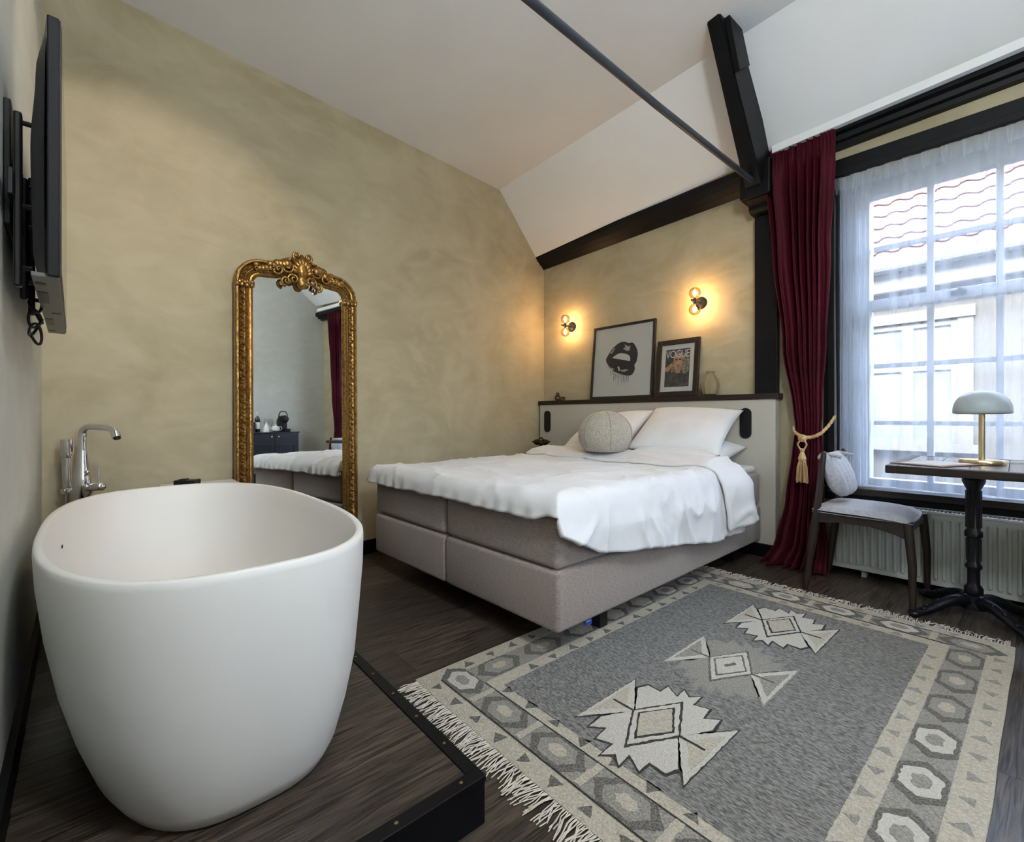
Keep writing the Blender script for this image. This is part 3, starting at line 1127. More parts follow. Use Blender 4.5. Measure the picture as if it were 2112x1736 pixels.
# turned-back strip
bm = NB()
def fold(u, v):
    a = lerp(.02, BWd + .36, u)
    b = 1.66 + .10 * max(0, (u - .8) / .2)
    w = .30 + .03 * noise.noise(Vector((u * 4, 2, 2)))
    # v 0: under the roll at its head edge .. 1: hem of the turned-back part lying on the cover
    th = min(1, v / .25)
    if v < .25:
        s = sin(th * PI)
        b_ = b + .035 * s
        lift = -.01 + .055 * (1 - cos(th * PI)) / 2
    else:
        q = (v - .25) / .75
        b_ = b - w * q
        lift = .045 + .012 * sin(q * PI) + .010 * noise.noise(Vector((u * 8, q * 3, 4))) * (1 - q) - .038 * q ** 2
    p = duvet_pt(a, b_, lift if a < BWd - .02 else max(lift * .4, 0))
    if a > BWd - .02:
        k = min(1, (a - BWd + .02) / .12)
        p.x += k * (lift + .012)
    return p
grid(bm, 110, 26, fold)
f_ = obj('turned_back_edge', bm, SHEET, duv, True, 180)
m_ = f_.modifiers.new('thick', 'SOLIDIFY')
m_.thickness = .012
m_.offset = 0

def pillow_mesh(w, h, t, seed):
    bm = NB()
    n = 30
    def side(sg):
        def f(u, v):
            x, y = (u - .5) * 2, (v - .5) * 2
            pin = 1 - .085 * (1 - abs(x) ** 2.2) * abs(y) ** 3
            pin2 = 1 - .085 * (1 - abs(y) ** 2.2) * abs(x) ** 3
            e = max(0, (1 - abs(x) ** 2.6) * (1 - abs(y) ** 2.6)) ** .55
            nn = noise.noise(Vector((x * 1.7 + seed, y * 1.7, sg))) * .10 + noise.noise(Vector((x * 4 + seed, y * 4, sg * 2))) * .03
            return Vector((x * w / 2 * pin2, y * h / 2 * pin, sg * (t / 2 * e * (1 + nn))))
        return f
    grid(bm, n, n, side(1))
    grid(bm, n, n, side(-1))
    bmesh.ops.remove_doubles(bm, verts=bm.verts, dist=.0008)
    return bm
def pillow(w, h, t, loc, rot, label, seed):
    o = obj('pillow', pillow_mesh(w, h, t, seed), SHEET, None, True, 180)
    p = BED0 + Matrix.Rotation(BROT, 3, 'Z') @ Vector(loc)
    o.location = p
    o.rotation_euler = rot
    return tag(o, label, 'pillow', None)
pillow(.66, .56, .17, (-.42, 1.895, .755), (R(8), R(3), R(4)), 'white pillow lying flat under another pillow at the curtain side of the bed', 1)
pillow(.70, .56, .19, (-.455, 1.905, .905), (R(34), R(2), R(6)), 'white pillow propped on another pillow beside the right black socket plate', 2)
pillow(.66, .56, .17, (-1.17, 1.895, .75), (R(6), R(-2), R(-3)), 'white pillow lying flat behind the round cushion under another pillow', 3)
pillow(.70, .56, .19, (-1.15, 1.90, .875), (R(32), R(-6), R(-2)), 'white pillow propped behind the round cushion at the mirror side of the bed', 4)
# round boucle cushion
cu = thing('ball_cushion', 'round cream boucle ball cushion sitting on the white duvet', 'cushion', BED0 + Matrix.Rotation(BROT, 3, 'Z') @ Vector((-.885, 1.52, .735)), R(20))
cu.scale = (1.0, 1.0, 1.16)
bm = NB()
def bl(u, v):
    th, ph = u * 2 * PI, (v - .5) * PI
    r = .205
    z = sin(ph)
    z = z * .76 + .7 if z > -.72 else (-.72 * .76 + .7 - .02 * (z + .72) * -1)
    seam = 1 - .018 * sum(math.exp(-((((th - k * PI / 3 + PI) % (2 * PI)) - PI) / .035) ** 2) for k in range(6))
    n_ = 1 + .012 * noise.noise(Vector((cos(th) * 2, sin(th) * 2, z * 2)))
    return Vector((r * cos(ph) * cos(th) * seam * n_, r * cos(ph) * sin(th) * seam * n_, max(.0, z - .13) * r))
grid(bm, 96, 36, bl, True)
bmesh.ops.remove_doubles(bm, verts=bm.verts, dist=.0005)
obj('cover', bm, BOUCLE, cu, True, 180)
bm = NB()
for k in range(6):
    th = k * PI / 3
    pts = []
    for i in range(22):
        ph = lerp(-.6, PI / 2, i / 21)
        pts.append((.2025 * cos(ph) * cos(th), .2025 * cos(ph) * sin(th), max(0, (sin(ph) * .76 + .57)) * .205))
    tube(bm, pts, .0022, 5)
obj('seam', bm, mat('seam_thread', (.25, .22, .17, 1), None, .9), cu, True)

# ------------------------------------------------------------------ headboard and what stands on it
HBX0, HBX1 = -3.585, -1.255
hb = thing('headboard', 'grey painted headboard panel with dark wooden shelf and black skirting', 'headboard', B((HBX0 + HBX1) / 2, 0, 0), ROTB)
hw = (HBX1 - HBX0) / 2
bm = NB()
bb(bm, -hw + .012, hw - .02, -.10, -.001, .09, 1.13, .003)
obj('panel', bm, GREYP, hb)
bm = NB()
bb(bm, -hw - .002, hw, -.118, -.001, 1.13, 1.170, .004)
obj('shelf', bm, DWOOD, hb)
bm = NB()
bb(bm, -hw + .012, hw - .01, -.115, -.001, 0, .09, .002)
obj('skirting', bm, BLK, hb)
def socket(x, label):
    t = thing('socket_plate', label, 'socket', B(x, .1005, .955), ROTB)
    bm = NB()
    pts = [(.040 * cos(a), .072 + .040 * sin(a)) for a in [PI * i / 12 for i in range(13)]] + [(-.040 * cos(a), -.072 - .040 * sin(a)) for a in [PI * i / 12 for i in range(13)]]
    prism(bm, pts, 0, .012, Matrix.Rotation(R(90), 4, 'X'))
    obj('plate', bm, BLKP, t)
    for z in (.062, .0, -.062):
        bm = NB()
        lathe(bm, [(.026, .012), (.026, .0135), (.022, .0135), (.021, .0125)], 20, Matrix.Translation((0, 0, z)) @ Matrix.Rotation(R(90), 4, 'X'))
        s_ = obj('socket_insert', bm, BLKP, t)
    return t
socket(-3.46, 'black rounded switch plate on the headboard near the mirror wall')
socket(-1.475, 'black rounded socket plate on the headboard near the red curtain')

def picture(xc, w, h, fw, label, fm, lean, extra):
    p0 = B(xc, .085, 1.1705)
    t = thing('picture_frame', label, 'picture', p0, (R(-lean), 0, ROTB))
    for nm, (x0, x1, z0, z1) in (('frame_side', (-w / 2, -w / 2 + fw, 0, h)), ('frame_side', (w / 2 - fw, w / 2, 0, h)), ('frame_rail', (-w / 2 + fw, w / 2 - fw, 0, fw)), ('frame_rail', (-w / 2 + fw, w / 2 - fw, h - fw, h))):
        bm = NB()
        bb(bm, x0, x1, -.011, .013, z0, z1, .003)
        obj(nm, bm, fm, t)
    bm = NB()
    bb(bm, -w / 2 + fw * .5, w / 2 - fw * .5, .002, .010, fw * .5, h - fw * .5)
    obj('mount', bm, PAPER, t)
    extra(t, w, h)
    bm = NB()
    vv = [bm.verts.new(p) for p in ((-w / 2 + fw, -.004, fw), (w / 2 - fw, -.004, fw), (w / 2 - fw, -.004, h - fw), (-w / 2 + fw, -.004, h - fw))]
    bm.faces.new(vv)
    obj('glazing', bm, GLASS, t)
    return t
MX = Matrix.Rotation(R(90), 4, 'X')
def flat(name, poly, y, m, t, th=.0006):
    bm = NB()
    prism(bm, poly, 0, th, Matrix.Translation((0, y, 0)) @ MX)
    bmesh.ops.triangulate(bm, faces=[f for f in bm.faces if len(f.verts) > 4])
    return obj(name, bm, m, t)
def lips(t, w, h):
    # pixel outline measured in the print, scaled to the sheet
    def q(px, py):
        u = (px - 125) / 900
        v = 1 - (py - 275 + (px - 180) * .175) / 1005
        return ((u - .5) * w, v * h)
    top = catmull([(v[0], v[1], 0) for v in [q(*p) for p in ((335, 700), (420, 560), (520, 470), (600, 448), (660, 462), (720, 455), (775, 520), (798, 600), (785, 700), (760, 745), (768, 800), (740, 865), (690, 892), (590, 890), (470, 860), (390, 800), (345, 745), (335, 700))]], 5)
    flat('lips', [(p.x, p.y) for p in top[:-1]], .0015, LIPB, t)
    mouth = catmull([(v[0], v[1], 0) for v in [q(*p) for p in ((430, 678), (520, 615), (590, 605), (660, 618), (692, 650), (690, 700), (640, 695), (560, 690), (480, 684), (430, 678))]], 4)
    flat('teeth', [(p.x, p.y) for p in mouth[:-1]], .0008, PAPER, t)
    for pl in (((600, 480), (650, 505), (690, 500), (680, 560), (640, 570), (585, 545), (620, 520)), ((370, 800), (430, 815), (480, 830), (440, 840), (395, 825)), ((515, 790), (545, 790), (560, 840), (535, 850)), ((560, 835), (640, 815), (680, 815), (630, 845), (580, 850)), ((395, 620), (450, 545), (470, 545), (420, 620))):
        flat('highlight', [q(*p) for p in pl], .0008, LIPG, t)
    for k in range(13):
        x = 420 + k * 24
        L = (60, 40, 130, 90, 60, 150, 70, 120, 100, 110, 90, 100, 40)[k]
        y0_ = 860 + (30 if 470 < x < 700 else 0)
        flat('drip', [q(x - 3, y0_), q(x + 3, y0_), q(x + 2, y0_ + L), q(x - 1, y0_ + L)], .0015, LIPB, t)
def cover(t, w, h):
    x0, x1, z0, z1 = -w * .29, w * .285, h * .17, h * .83
    def q(u, v):
        return (lerp(x0, x1, u), lerp(z0, z1, v))
    flat('print', [q(0, 0), q(1, 0), q(1, 1), q(0, 1)], .0015, PDARK, t)
    flat('print_hair', [q(.25, .38), q(.35, .80), q(.55, .92), q(.8, .88), q(.98, .70), q(.98, .42), q(.8, .32), q(.66, .45)], .0009, HAIR, t)
    face = catmull([(*q(*p), 0) for p in ((.36, .62), (.38, .80), (.52, .88), (.66, .82), (.70, .62), (.64, .48), (.54, .42), (.42, .48), (.36, .62))], 4)
    flat('print_face', [(p.x, p.y) for p in face[:-1]], .0004, SKIN, t)
    flat('print_neck', [q(.44, .36), q(.64, .36), q(.62, .50), q(.46, .50)], .0006, SKIN, t)
    flat('print_hand', [q(.0, .42), q(.12, .40), q(.28, .52), q(.34, .60), (q(.26, .64)), q(.1, .55), q(0, .52)], .0003, SKIN, t)
    for u in (.46, .61):
        flat('print_eye', [q(u - .05, .70), q(u + .05, .70), q(u + .04, .735), q(u - .04, .735)], -.0002, LIPB, t)
    flat('print_mouth', [q(.48, .545), q(.60, .545), q(.57, .575), q(.54, .565), q(.51, .575)], -.0002, mat('print_lip', (.22, .05, .04, 1), None, .6), t)
    cu_ = bpy.data.curves.new('cover_title', 'FONT')
    cu_.body = 'VOGUE'
    cu_.size = .086
    cu_.align_x = 'CENTER'
    cu_.space_character = .88
    tmp = bpy.data.objects.new('cover_title_curve', cu_)
    COL.objects.link(tmp)
    dg = bpy.context.evaluated_depsgraph_get()
    me = bpy.data.meshes.new_from_object(tmp.evaluated_get(dg))
    bpy.data.objects.remove(tmp)
    me.materials.clear()
    me.materials.append(PAPER)
    o = bpy.data.objects.new('cover_title', me)
    COL.objects.link(o)
    o.parent = t
    xs = [v.co.x for v in me.vertices]
    k = (x1 - x0) * .98 / (max(xs) - min(xs))
    o.scale = (k, 1.05, 1)
    o.rotation_euler = (R(90), 0, 0)
    o.location = ((x0 + x1) / 2, -.0006, z1 - .072)
picture(-2.582, .665, .695, .022, 'large black framed print of dripping dark lips leaning on the headboard shelf', FRB, 5.5, lips)
picture(-2.037, .375, .483, .042, 'smaller dark brown framed magazine cover leaning on the headboard shelf', FRBR, 6.5, cover)
vase = thing('vase', 'taupe ribbed ceramic vase on the headboard shelf beside the magazine cover', 'vase', B(-1.76, .055, 1.1705))
bm = NB()
prof = [(.03, 0), (.052, .01), (.064, .05), (.066, .085), (.058, .12), (.040, .15), (.028, .168), (.030, .185), (.034, .19), (.026, .186), (.024, .165)]
rg = lathe(bm, prof, 40)
for r_ in rg[1:6]:
    for i, v in enumerate(r_):
        k = 1 + .05 * sin(i / 40 * 2 * PI * 10)
        v.co.x *= k
        v.co.y *= k
obj('body', bm, TAUPE, vase, True)
kn = thing('knot_ornament', 'small dark bronze knot ornament at the mirror end of the headboard shelf', 'ornament', B(-3.33, .06, 1.1705))
bm = NB()
ring(bm, (-.03, 0, .032), .024, .009, Euler((R(90), 0, R(20))))
ring(bm, (-.028, 0, .064), .016, .007, Euler((R(80), R(10), R(70))))
ring(bm, (.04, -.01, .018), .030, .009, Euler((R(25), R(10), 0)))
obj('rings', bm, DBRASS, kn, True)

# ------------------------------------------------------------------ wall sconces
def sconce(x, z, label):
    t = thing('wall_sconce', label, 'wall lamp', B(x, 0, z), ROTB)
    RX = Matrix.Rotation(R(90), 4, 'X')
    bm = NB()
    lathe(bm, [(.050, 0), (.052, .006), (.046, .014), (.024, .026), (.012, .040), (.011, .062)], 28, RX)
    obj('backplate', bm, BLKP, t, True)
    bm = NB()
    tube(bm, [(0, -.055, 0), (0, -.135, 0)], .0085, 12)
    lathe(bm, [(.010, 0), (.012, .004), (.004, .012)], 12, Matrix.Translation((0, -.135, 0)) @ RX)
    ball(bm, (0, -.155, 0), .010, (1, 1, 1), 10, 8)
    obj('arm', bm, BLKP, t, True)
    for s_ in (-1, 1):
        bm = NB()
        tube(bm, [(0, -.105, 0), (0, -.105, s_ * .022)], .013, 14)
        so = obj('bulb_socket', bm, BLKP, t, True)
        bm = NB()
        ball(bm, (0, -.105, s_ * .066), .046, (1, 1, 1), 24, 16)
        bu = obj('bulb', bm, BULBG, t, True)
        bm = NB()
        for k in range(6):
            a = k * PI / 3
            tube(bm, [(.004 * cos(a), -.105 + .004 * sin(a), s_ * .038), (.011 * cos(a), -.105 + .011 * sin(a), s_ * .066), (.004 * cos(a + .5), -.105 + .004 * sin(a + .5), s_ * .088)], .0017, 5)
        obj('filament', bm, GLOW, bu, True)
        lp = light('bulb_light', 'POINT', (0, -.105, s_ * .066), 1.45, (1, .67, .36), shadow_soft_size=.02)
        lp.parent = t
    return t
sconce(-3.215, 1.925, 'black wall sconce with two smoked globe bulbs above the mirror end of the headboard')
sconce(-1.862, 1.925, 'black wall sconce with two smoked globe bulbs above the magazine cover')

# ------------------------------------------------------------------ nightstand beyond the bed
ns = thing('nightstand', 'narrow dark nightstand between the bed and the mirror wall', 'nightstand', (-3.24, 3.19, 0), ROTB)
bm = NB()
bb(bm, -.17, .17, -.17, .17, .62, .645, .004)
obj('top', bm, DWOOD, ns)
bm = NB()
bb(bm, -.155, .155, -.155, .155, .44, .62, .002)
obj('drawer_box', bm, DWOOD, ns)
bm = NB()
lathe(bm, [(.006, 0), (.012, .012), (.004, .02)], 12, Matrix.Translation((.0, -.155, .53)) @ Matrix.Rotation(R(90), 4, 'X'))
obj('knob', bm, BRASS, ns, True)
for x, y in ((-.14, -.14), (.14, -.14), (-.14, .14), (.14, .14)):
    bm = NB()
    bb(bm, x - .016, x + .016, y - .016, y + .016, 0, .44)
    obj('leg', bm, DWOOD, ns)
tray = thing('gilt_ornament', 'small dark gilt filigree stand on the nightstand behind the bed', 'ornament', (-3.24, 3.17, .6455))
bm = NB()
lathe(bm, [(.06, 0), (.062, .008), (.02, .016), (.012, .05), (.016, .07), (.012, .10)], 16)
for k in range(8):
    a = k * PI / 4
    ring(bm, (.045 * cos(a), .045 * sin(a), .112), .022, .006, Euler((R(90), 0, a)), 12, 6)
    tube(bm, catmull([(.012 * cos(a), .012 * sin(a), .09), (.05 * cos(a), .05 * sin(a), .10), (.085 * cos(a), .085 * sin(a), .115)], 4), .006, 6)
ring(bm, (0, 0, .118), .085, .007)
ring(bm, (0, 0, .135), .018, .008, Euler((R(90), 0, R(45))), 12, 6)
obj('filigree', bm, DBRASS, tray, True)

# ------------------------------------------------------------------ mirror
MIRP = Vector((-3.118, .918, PLZ))
mir = thing('mirror', 'tall gilt rococo mirror with carved crest leaning on the plaster wall behind the bathtub', 'mirror', MIRP, (0, 0, 0))
# local x: width axis (towards the headboard wall), local y: out of the glass into the room, local z up
phi, lean = R(5.0), R(-.8)
wx = Vector((-sin(phi), cos(phi), 0))
ny = Vector((cos(phi), sin(phi), 0))
Mrot = Matrix((wx, -ny, Vector((0, 0, 1)))).transposed()
mir.rotation_euler = (Mrot @ Matrix.Rotation(-lean, 3, 'X').inverted()).to_euler()
# in local space the room side is -y
HWm, WSH, FWm = .375, 1.675, .10
hc = HWm - FWm / 2
pth = [(-hc, .05), (-hc, WSH)]
arc = catmull([(-hc, WSH, 0), (-hc + .012, WSH + .055, 0), (-hc + .06, WSH + .098, 0), (-hc + .13, WSH + .108, 0), (-hc + .19, WSH + .118, 0), (-.07, WSH + .155, 0), (0, WSH + .17, 0)], 8)
left = [(p.x, p.y) for p in arc]
half = [(-hc, .05), (-hc, .4), (-hc, .8), (-hc, 1.2)] + left
full = half + [(-x, z) for x, z in reversed(half[:-1])]
secp = [(-.05, .0), (-.05, .028), (-.044, .036), (-.034, .036), (-.028, .026), (-.022, .022), (.004, .022), (.010, .028), (.016, .034), (.022, .030), (.027, .024), (.034, .026), (.040, .022), (.046, .014), (.05, .010), (.05, 0)]
def sweep_frame(path, sec, closed):
    bm = NB()
    n = len(path)
    rings = []
    for i in range(n):
        p = Vector((path[i][0], path[i][1]))
        a = Vector(path[(i - 1) % n] if (closed or i) else path[i])
        b = Vector(path[(i + 1) % n] if (closed or i < n - 1) else path[i])
        t1 = (p - a).normalized() if (p - a).length > 1e-9 else (b - p).normalized()
        t2 = (b - p).normalized() if (b - p).length > 1e-9 else t1
        n1, n2 = Vector((t1.y, -t1.x)), Vector((t2.y, -t2.x))
        nn = (n1 + n2)
        nn.normalize()
        k = 1 / max(.5, nn.dot(n1))
        # nn points to the inside of the loop when walking up the left side
        rings.append([bm.verts.new((p.x + nn.x * o * k, -h, p.y + nn.y * o * k)) for o, h in sec])
    for i in range(n if closed else n - 1):
        a, b = rings[i], rings[(i + 1) % n]
        for j in range(len(sec) - 1):
            bm.faces.new((a[j], a[j + 1], b[j + 1], b[j]))
    return bm
bmf = sweep_frame(full, secp, True)
obj('frame', bmf, GOLD, mir, True, 35)
# glass follows the inner outline
bm = NB()
inner = [(-hc + .04, .09)] + [(x * (hc - .042) / hc, z - .035) for x, z in left] + [(-x * (hc - .042) / hc, z - .035) for x, z in reversed(left[:-1])] + [(hc - .04, .09)]
vv = [bm.verts.new((x, -.009, z)) for x, z in inner]
bm.faces.new(vv)
obj('glass', bm, MIRROR, mir)
bm = NB()
vv = [bm.verts.new((x * 1.08, -.001, z + .02)) for x, z in inner]
bm.faces.new(vv)
obj('backing', bm, BLKP, mir)
# carved leaf band along the sides and shoulders
bm = NB()
def leaf(x, z, ang, s=1.0):
    ball(bm, (x, -.027, z), .0135 * s, (1.0, .7, .42), 8, 6, Euler((0, ang, 0)))
for sd in (-1, 1):
    zz = .10
    k = 0
    while zz < WSH - .03:
        xb = sd * (hc + .010)
        leaf(xb + .005 * sin(k * 1.3), zz, R(40 if k % 2 else -40) * sd)
        leaf(xb - .006 * sin(k * 1.3 + 1), zz + .009, R(-55 if k % 2 else 55) * sd, .6)
        zz += .019
        k += 1
    for i in range(2, len(left) - 14, 1):
        x, z = left[i]
        leaf(sd * abs(x) * 1.02, z + .008, R(30 * (i % 2)), .75)
o = obj('carved_band', bm, GOLD, mir, True)
o['kind'] = 'stuff'
for sd in (-1, 1):
    bm = NB()
    bb(bm, sd * hc - .054, sd * hc + .054, -.040, 0, WSH - .012, WSH + .014, .008)
    for dx in (-.04, -.015, .012, .038):
        ball(bm, (sd * hc + dx, -.036, WSH - .016), .014, (1, .8, 1.1), 10, 8)
        ball(bm, (sd * hc + dx, -.040, WSH + .004), .010, (1, .8, 1), 10, 8)
    obj('shoulder_clasp', bm, GOLD, mir, True, 50)
# crest: shell, scrolls and rosettes
bm = NB()
CZ = WSH + .175
def scroll(cx, cz, r, turns, a0, sg, w=.010, y=-.045):
    pts, rr = [], []
    for i in range(26):
        t = i / 25
        a = a0 + sg * turns * 2 * PI * t
        q = r * (1 - .82 * t)
        pts.append((cx + q * cos(a), y - .018 * t, cz + q * sin(a)))
        rr.append(w * (1 - .45 * t))
    tube(bm, pts, rr, 8)
for k in range(9):
    a = R(15 + 150 * k / 8)
    L = .098 + .022 * sin(k / 8 * PI)
    tube(bm, [(.02 * cos(a), -.03, CZ - .07 + .02 * sin(a)), (.55 * L * cos(a) * .8, -.058, CZ - .07 + .6 * L * sin(a)), (L * cos(a) * .75, -.035, CZ - .07 + L * 1.05 * sin(a))], [.010, .019, .014], 8)
ball(bm, (0, -.045, CZ - .04), .055, (.75, .55, 1.1), 16, 12)
ball(bm, (0, -.05, CZ - .115), .045, (.8, .5, 1), 16, 12)
for sg in (-1, 1):
    scroll(sg * .085, CZ - .035, .045, 1.6, R(90), -sg)
    scroll(sg * .055, CZ - .105, .036, 1.5, R(-60 if sg > 0 else 240), sg)
    scroll(sg * .145, CZ - .065, .036, 1.5, R(90), -sg)
    scroll(sg * .035, CZ + .045, .030, 1.4, R(200 if sg > 0 else -20), sg)
    scroll(sg * .10, CZ - .125, .028, 1.4, R(-90), sg)
    for k in range(10):
        t = k / 9
        x = sg * lerp(.09, .265, t)
        z = CZ - .018 - .050 * t - .006 * sin(t * PI)
        ball(bm, (x, -.048 + .01 * t, z + random.uniform(-.014, .014)), .033 * (1 - .45 * t), (1, .8, .9), 10, 8)
        ring(bm, (x, -.055 + .01 * t, z - .014), .013 * (1 - .3 * t), .005, Euler((R(90 + random.uniform(-25, 25)), 0, 0)), 10, 5)
    for k in range(5):
        a = k * 2 * PI / 5
        ball(bm, (sg * .175 + .017 * cos(a), -.052, CZ - .055 + .017 * sin(a)), .013, (1, .7, 1), 8, 6)
    ball(bm, (sg * .175, -.06, CZ - .055), .010, (1, 1, 1), 8, 6)
obj('crest', bm, GOLD, mir, True, 180)

# ------------------------------------------------------------------ bathtub
TC = Vector((-1.960, .240, PLZ))
tub = thing('bathtub', 'freestanding white oval bathtub on the dark plank platform', 'bathtub', TC, R(1.0))
def se(a, b, n, t):
    c, s = cos(t), sin(t)
    return (a * abs(c) ** (2 / n) * (1 if c >= 0 else -1), b * abs(s) ** (2 / n) * (1 if s >= 0 else -1))
HT = .555
bm = NB()
NSEG = 96
outp = [(0.00, .775, .275), (.008, .788, .288), (.04, .802, .306), (.12, .816, .334), (.22, .826, .360), (.34, .831, .384), (.46, .831, .398), (.535, .828, .402), (.551, .826, .401), (HT, .822, .397)]
inp = [(HT, .810, .385), (.551, .806, .381), (.50, .795, .371), (.40, .765, .345), (.28, .73, .315), (.18, .68, .275), (.12, .61, .225), (.095, .52, .17), (.088, .3, .09), (.086, .06, .03)]
rings = []
for z, a, b in outp + inp:
    n_ = 2.75 if z > .3 else 2.9
    rings.append([bm.verts.new((*se(a, b, n_, 2 * PI * i / NSEG), z)) for i in range(NSEG)])
for r0, r1 in zip(rings, rings[1:]):
    for i in range(NSEG):
        j = (i + 1) % NSEG
        bm.faces.new((r0[i], r0[j], r1[j], r1[i]))
bm.faces.new(list(reversed(rings[0])))
bm.faces.new(rings[-1])
obj('shell', bm, TUB, tub, True, 180)
bm = NB()
lathe(bm, [(.001, .092), (.03, .092), (.032, .086)], 20)
obj('drain', bm, CHROME, tub, True)
bm = NB()
bb(bm, -.012, .012, -.001, .002, -.004, .004, .001)
o = obj('overflow_slot', bm, GREYPL, tub)
o.location = (-.12, -.355, .47)

# ------------------------------------------------------------------ floor-standing bath mixer
FC = Vector((-2.86, -.095, PLZ))
fc = thing('bath_mixer', 'chrome floor-standing bath mixer with hand shower at the far end of the bathtub', 'faucet', FC, R(30))
bm = NB()
lathe(bm, [(.06, 0), (.062, .01), (.05, .018), (.022, .024), (.018, .05)], 24)
tube(bm, [(0, 0, .03), (0, 0, .56)], .018, 18)
obj('riser', bm, CHROME, fc, True)
bm = NB()
lathe(bm, [(.022, .52), (.036, .54), (.036, .585), (.033, .62), (.025, .67), (.0195, .72), (.0185, .735)], 26)
obj('mixer_body', bm, CHROME, fc, True)
bm = NB()
sp = catmull([(0, 0, .735), (0, 0, .80), (.012, 0, .828), (.045, 0, .840), (.12, 0, .840), (.18, 0, .838), (.215, 0, .826), (.234, 0, .796)], 8)
tube(bm, sp, .0165, 18)
obj('spout', bm, CHROME, fc, True)
bm = NB()
tube(bm, [(.234, 0, .797), (.237, 0, .789)], .012, 14)
obj('aerator', bm, GREYPL, fc, True)
bm = NB()
tube(bm, [(.055, .01, .57), (.10, .018, .575)], .019, 16)
tube(bm, [(.03, 0, .565), (.06, .01, .57)], .012, 12)
ball(bm, (.10, .018, .575), .019, (.5, 1, 1))
obj('lever_cartridge', bm, CHROME, fc, True)
bm = NB()
tube(bm, [(.085, .016, .59), (.083, .016, .665)], [.0045, .006], 10)
obj('lever', bm, CHROME, fc, True)
bm = NB()
tube(bm, [(-.01, 0, .548), (-.085, -.01, .545)], .012, 12)
bb(bm, -.105, -.07, -.03, .012, .535, .562, .006)
obj('shower_holder', bm, CHROME, fc, True)
bm = NB()
tube(bm, [(-.088, -.012, .54), (-.088, -.012, .70)], [.014, .018], 16)
tube(bm, [(-.088, -.012, .70), (-.087, -.012, .72), (-.086, -.012, .785)], [.018, .024, .024], 18)
obj('hand_shower', bm, CHROME, fc, True)
bm = NB()
tube(bm, catmull([(-.088, -.012, .54), (-.09, -.014, .44), (-.075, -.03, .30), (-.03, -.035, .22), (.0, -.026, .30), (.005, -.022, .45), (0, -.02, .53)], 8), .006, 8)
obj('shower_hose', bm, CHROME, fc, True)
bm = NB()
tube(bm, [(.03, -.005, .625), (.045, -.008, .635)], .006, 10)
ball(bm, (.048, -.008, .64), .009)
obj('diverter', bm, CHROME, fc, True)

# ------------------------------------------------------------------ little stool behind the tub
st = thing('side_stool', 'small white stool between the bathtub and the gilt mirror', 'stool', (-2.945, .345, PLZ))
bm = NB()
bb(bm, -.115, .115, -.15, .19, .50, .532, .008)
obj('top', bm, PORC, st)
for x, y in ((-.095, -.13), (.095, -.13), (-.095, .17), (.095, .17)):
    bm = NB()
    tube(bm, [(x, y, 0), (x * .95, y * .95, .505)], .012, 10)
    obj('leg', bm, PORC, st, True)
bm = NB()
bb(bm, -.05, .05, -.035, .035, 0, .026, .004)
bb(bm, -.03, .0, -.02, .02, .025, .031, .002)
bx_ = tag(obj('soap_box', bm, BLKP), 'little flat black box on the white stool behind the bathtub', 'box')
bx_.location = (-2.95, .305, PLZ + .5325)
bx_.rotation_euler = (0, 0, R(60))

# ------------------------------------------------------------------ television on its bracket
tvp = Vector((-1.41, -.0815, 0))
tvq = Vector((-2.36, -.122, 0))
tdir = (tvq - tvp).normalized()
tang = math.atan2(-tdir.y, -tdir.x)
tv = thing('television', 'black flat television on a wall bracket beside the bathtub, screen turned to the bed', 'television', (tvp.x, tvp.y, 1.305), tang)
TWd, THt = (tvq - tvp).length, .562
# local: x from -TWd (far end) to 0 (near end), y: screen faces +y, z up
bm = NB()
bb(bm, -TWd, 0, -.022, -.002, 0, THt, .003)
obj('side_frame', bm, GREYPL, tv)
bm = NB()
bb(bm, -TWd + .003, -.003, -.002, .0, .003, THt - .003)
obj('bezel', bm, BLKP, tv)
bm = NB()
bb(bm, -TWd + .01, -.01, .0, .0012, .018, THt - .01)
obj('screen', bm, SCREEN, tv)
bm = NB()
def shell(u, v):
    x = lerp(-TWd + .004, -.004, u)
    z = lerp(.004, THt - .004, v)
    zp = pw(v, ((0, .008), (.06, .022), (.5, .026), (.8, .018), (1, .003)))
    xp = min(1, min(u, 1 - u) / .03) ** .5
    return Vector((x, -.022 - zp * (.15 + .85 * xp), z))
grid(bm, 30, 24, shell)
obj('back_shell', bm, BLKP, tv, True, 60)
bm = NB()
bb(bm, -TWd + .01, -.01, -.046, -.002, -.003, .006, .001)
obj('underside', bm, LGREY, tv)
for k, (x0, x1) in enumerate(((-.10, -.075), (-.33, -.18), (-.50, -.48), (-.74, -.60), (-.88, -.86))):
    bm = NB()
    bb(bm, x0, x1, -.043 if k != 2 else -.026, -.026 if k != 2 else -.006, -.0042, -.002)
    obj('vent_slot', bm, BLKP, tv)
br = thing('television_bracket', 'black steel wall bracket with folded arms behind the television', 'bracket', Cw(-1.73, 0, 1.58), ROTB)
bm = NB()
bb(bm, -.15, .15, 0, .012, -.13, .16, .002)
obj('wall_plate', bm, BLKP, br)
for x, zt in ((.20, .11), (.04, .02), (-.20, .11)):
    bm = NB()
    bb(bm, x - .012, x + .012, .020, .034, -.285, zt, .004)
    for z in (zt - .02, -.10, -.24):
        tube(bm, [(x, .03, z), (x, .050, z)], .006, 8)
    obj('vertical_rail', bm, BLKP, br)
bm = NB()
bb(bm, -.24, .24, .012, .022, -.09, -.03, .003)
bb(bm, -.05, .05, .008, .02, -.2, .06, .003)
obj('arm', bm, BLKP, br)
bm = NB()
pp = []
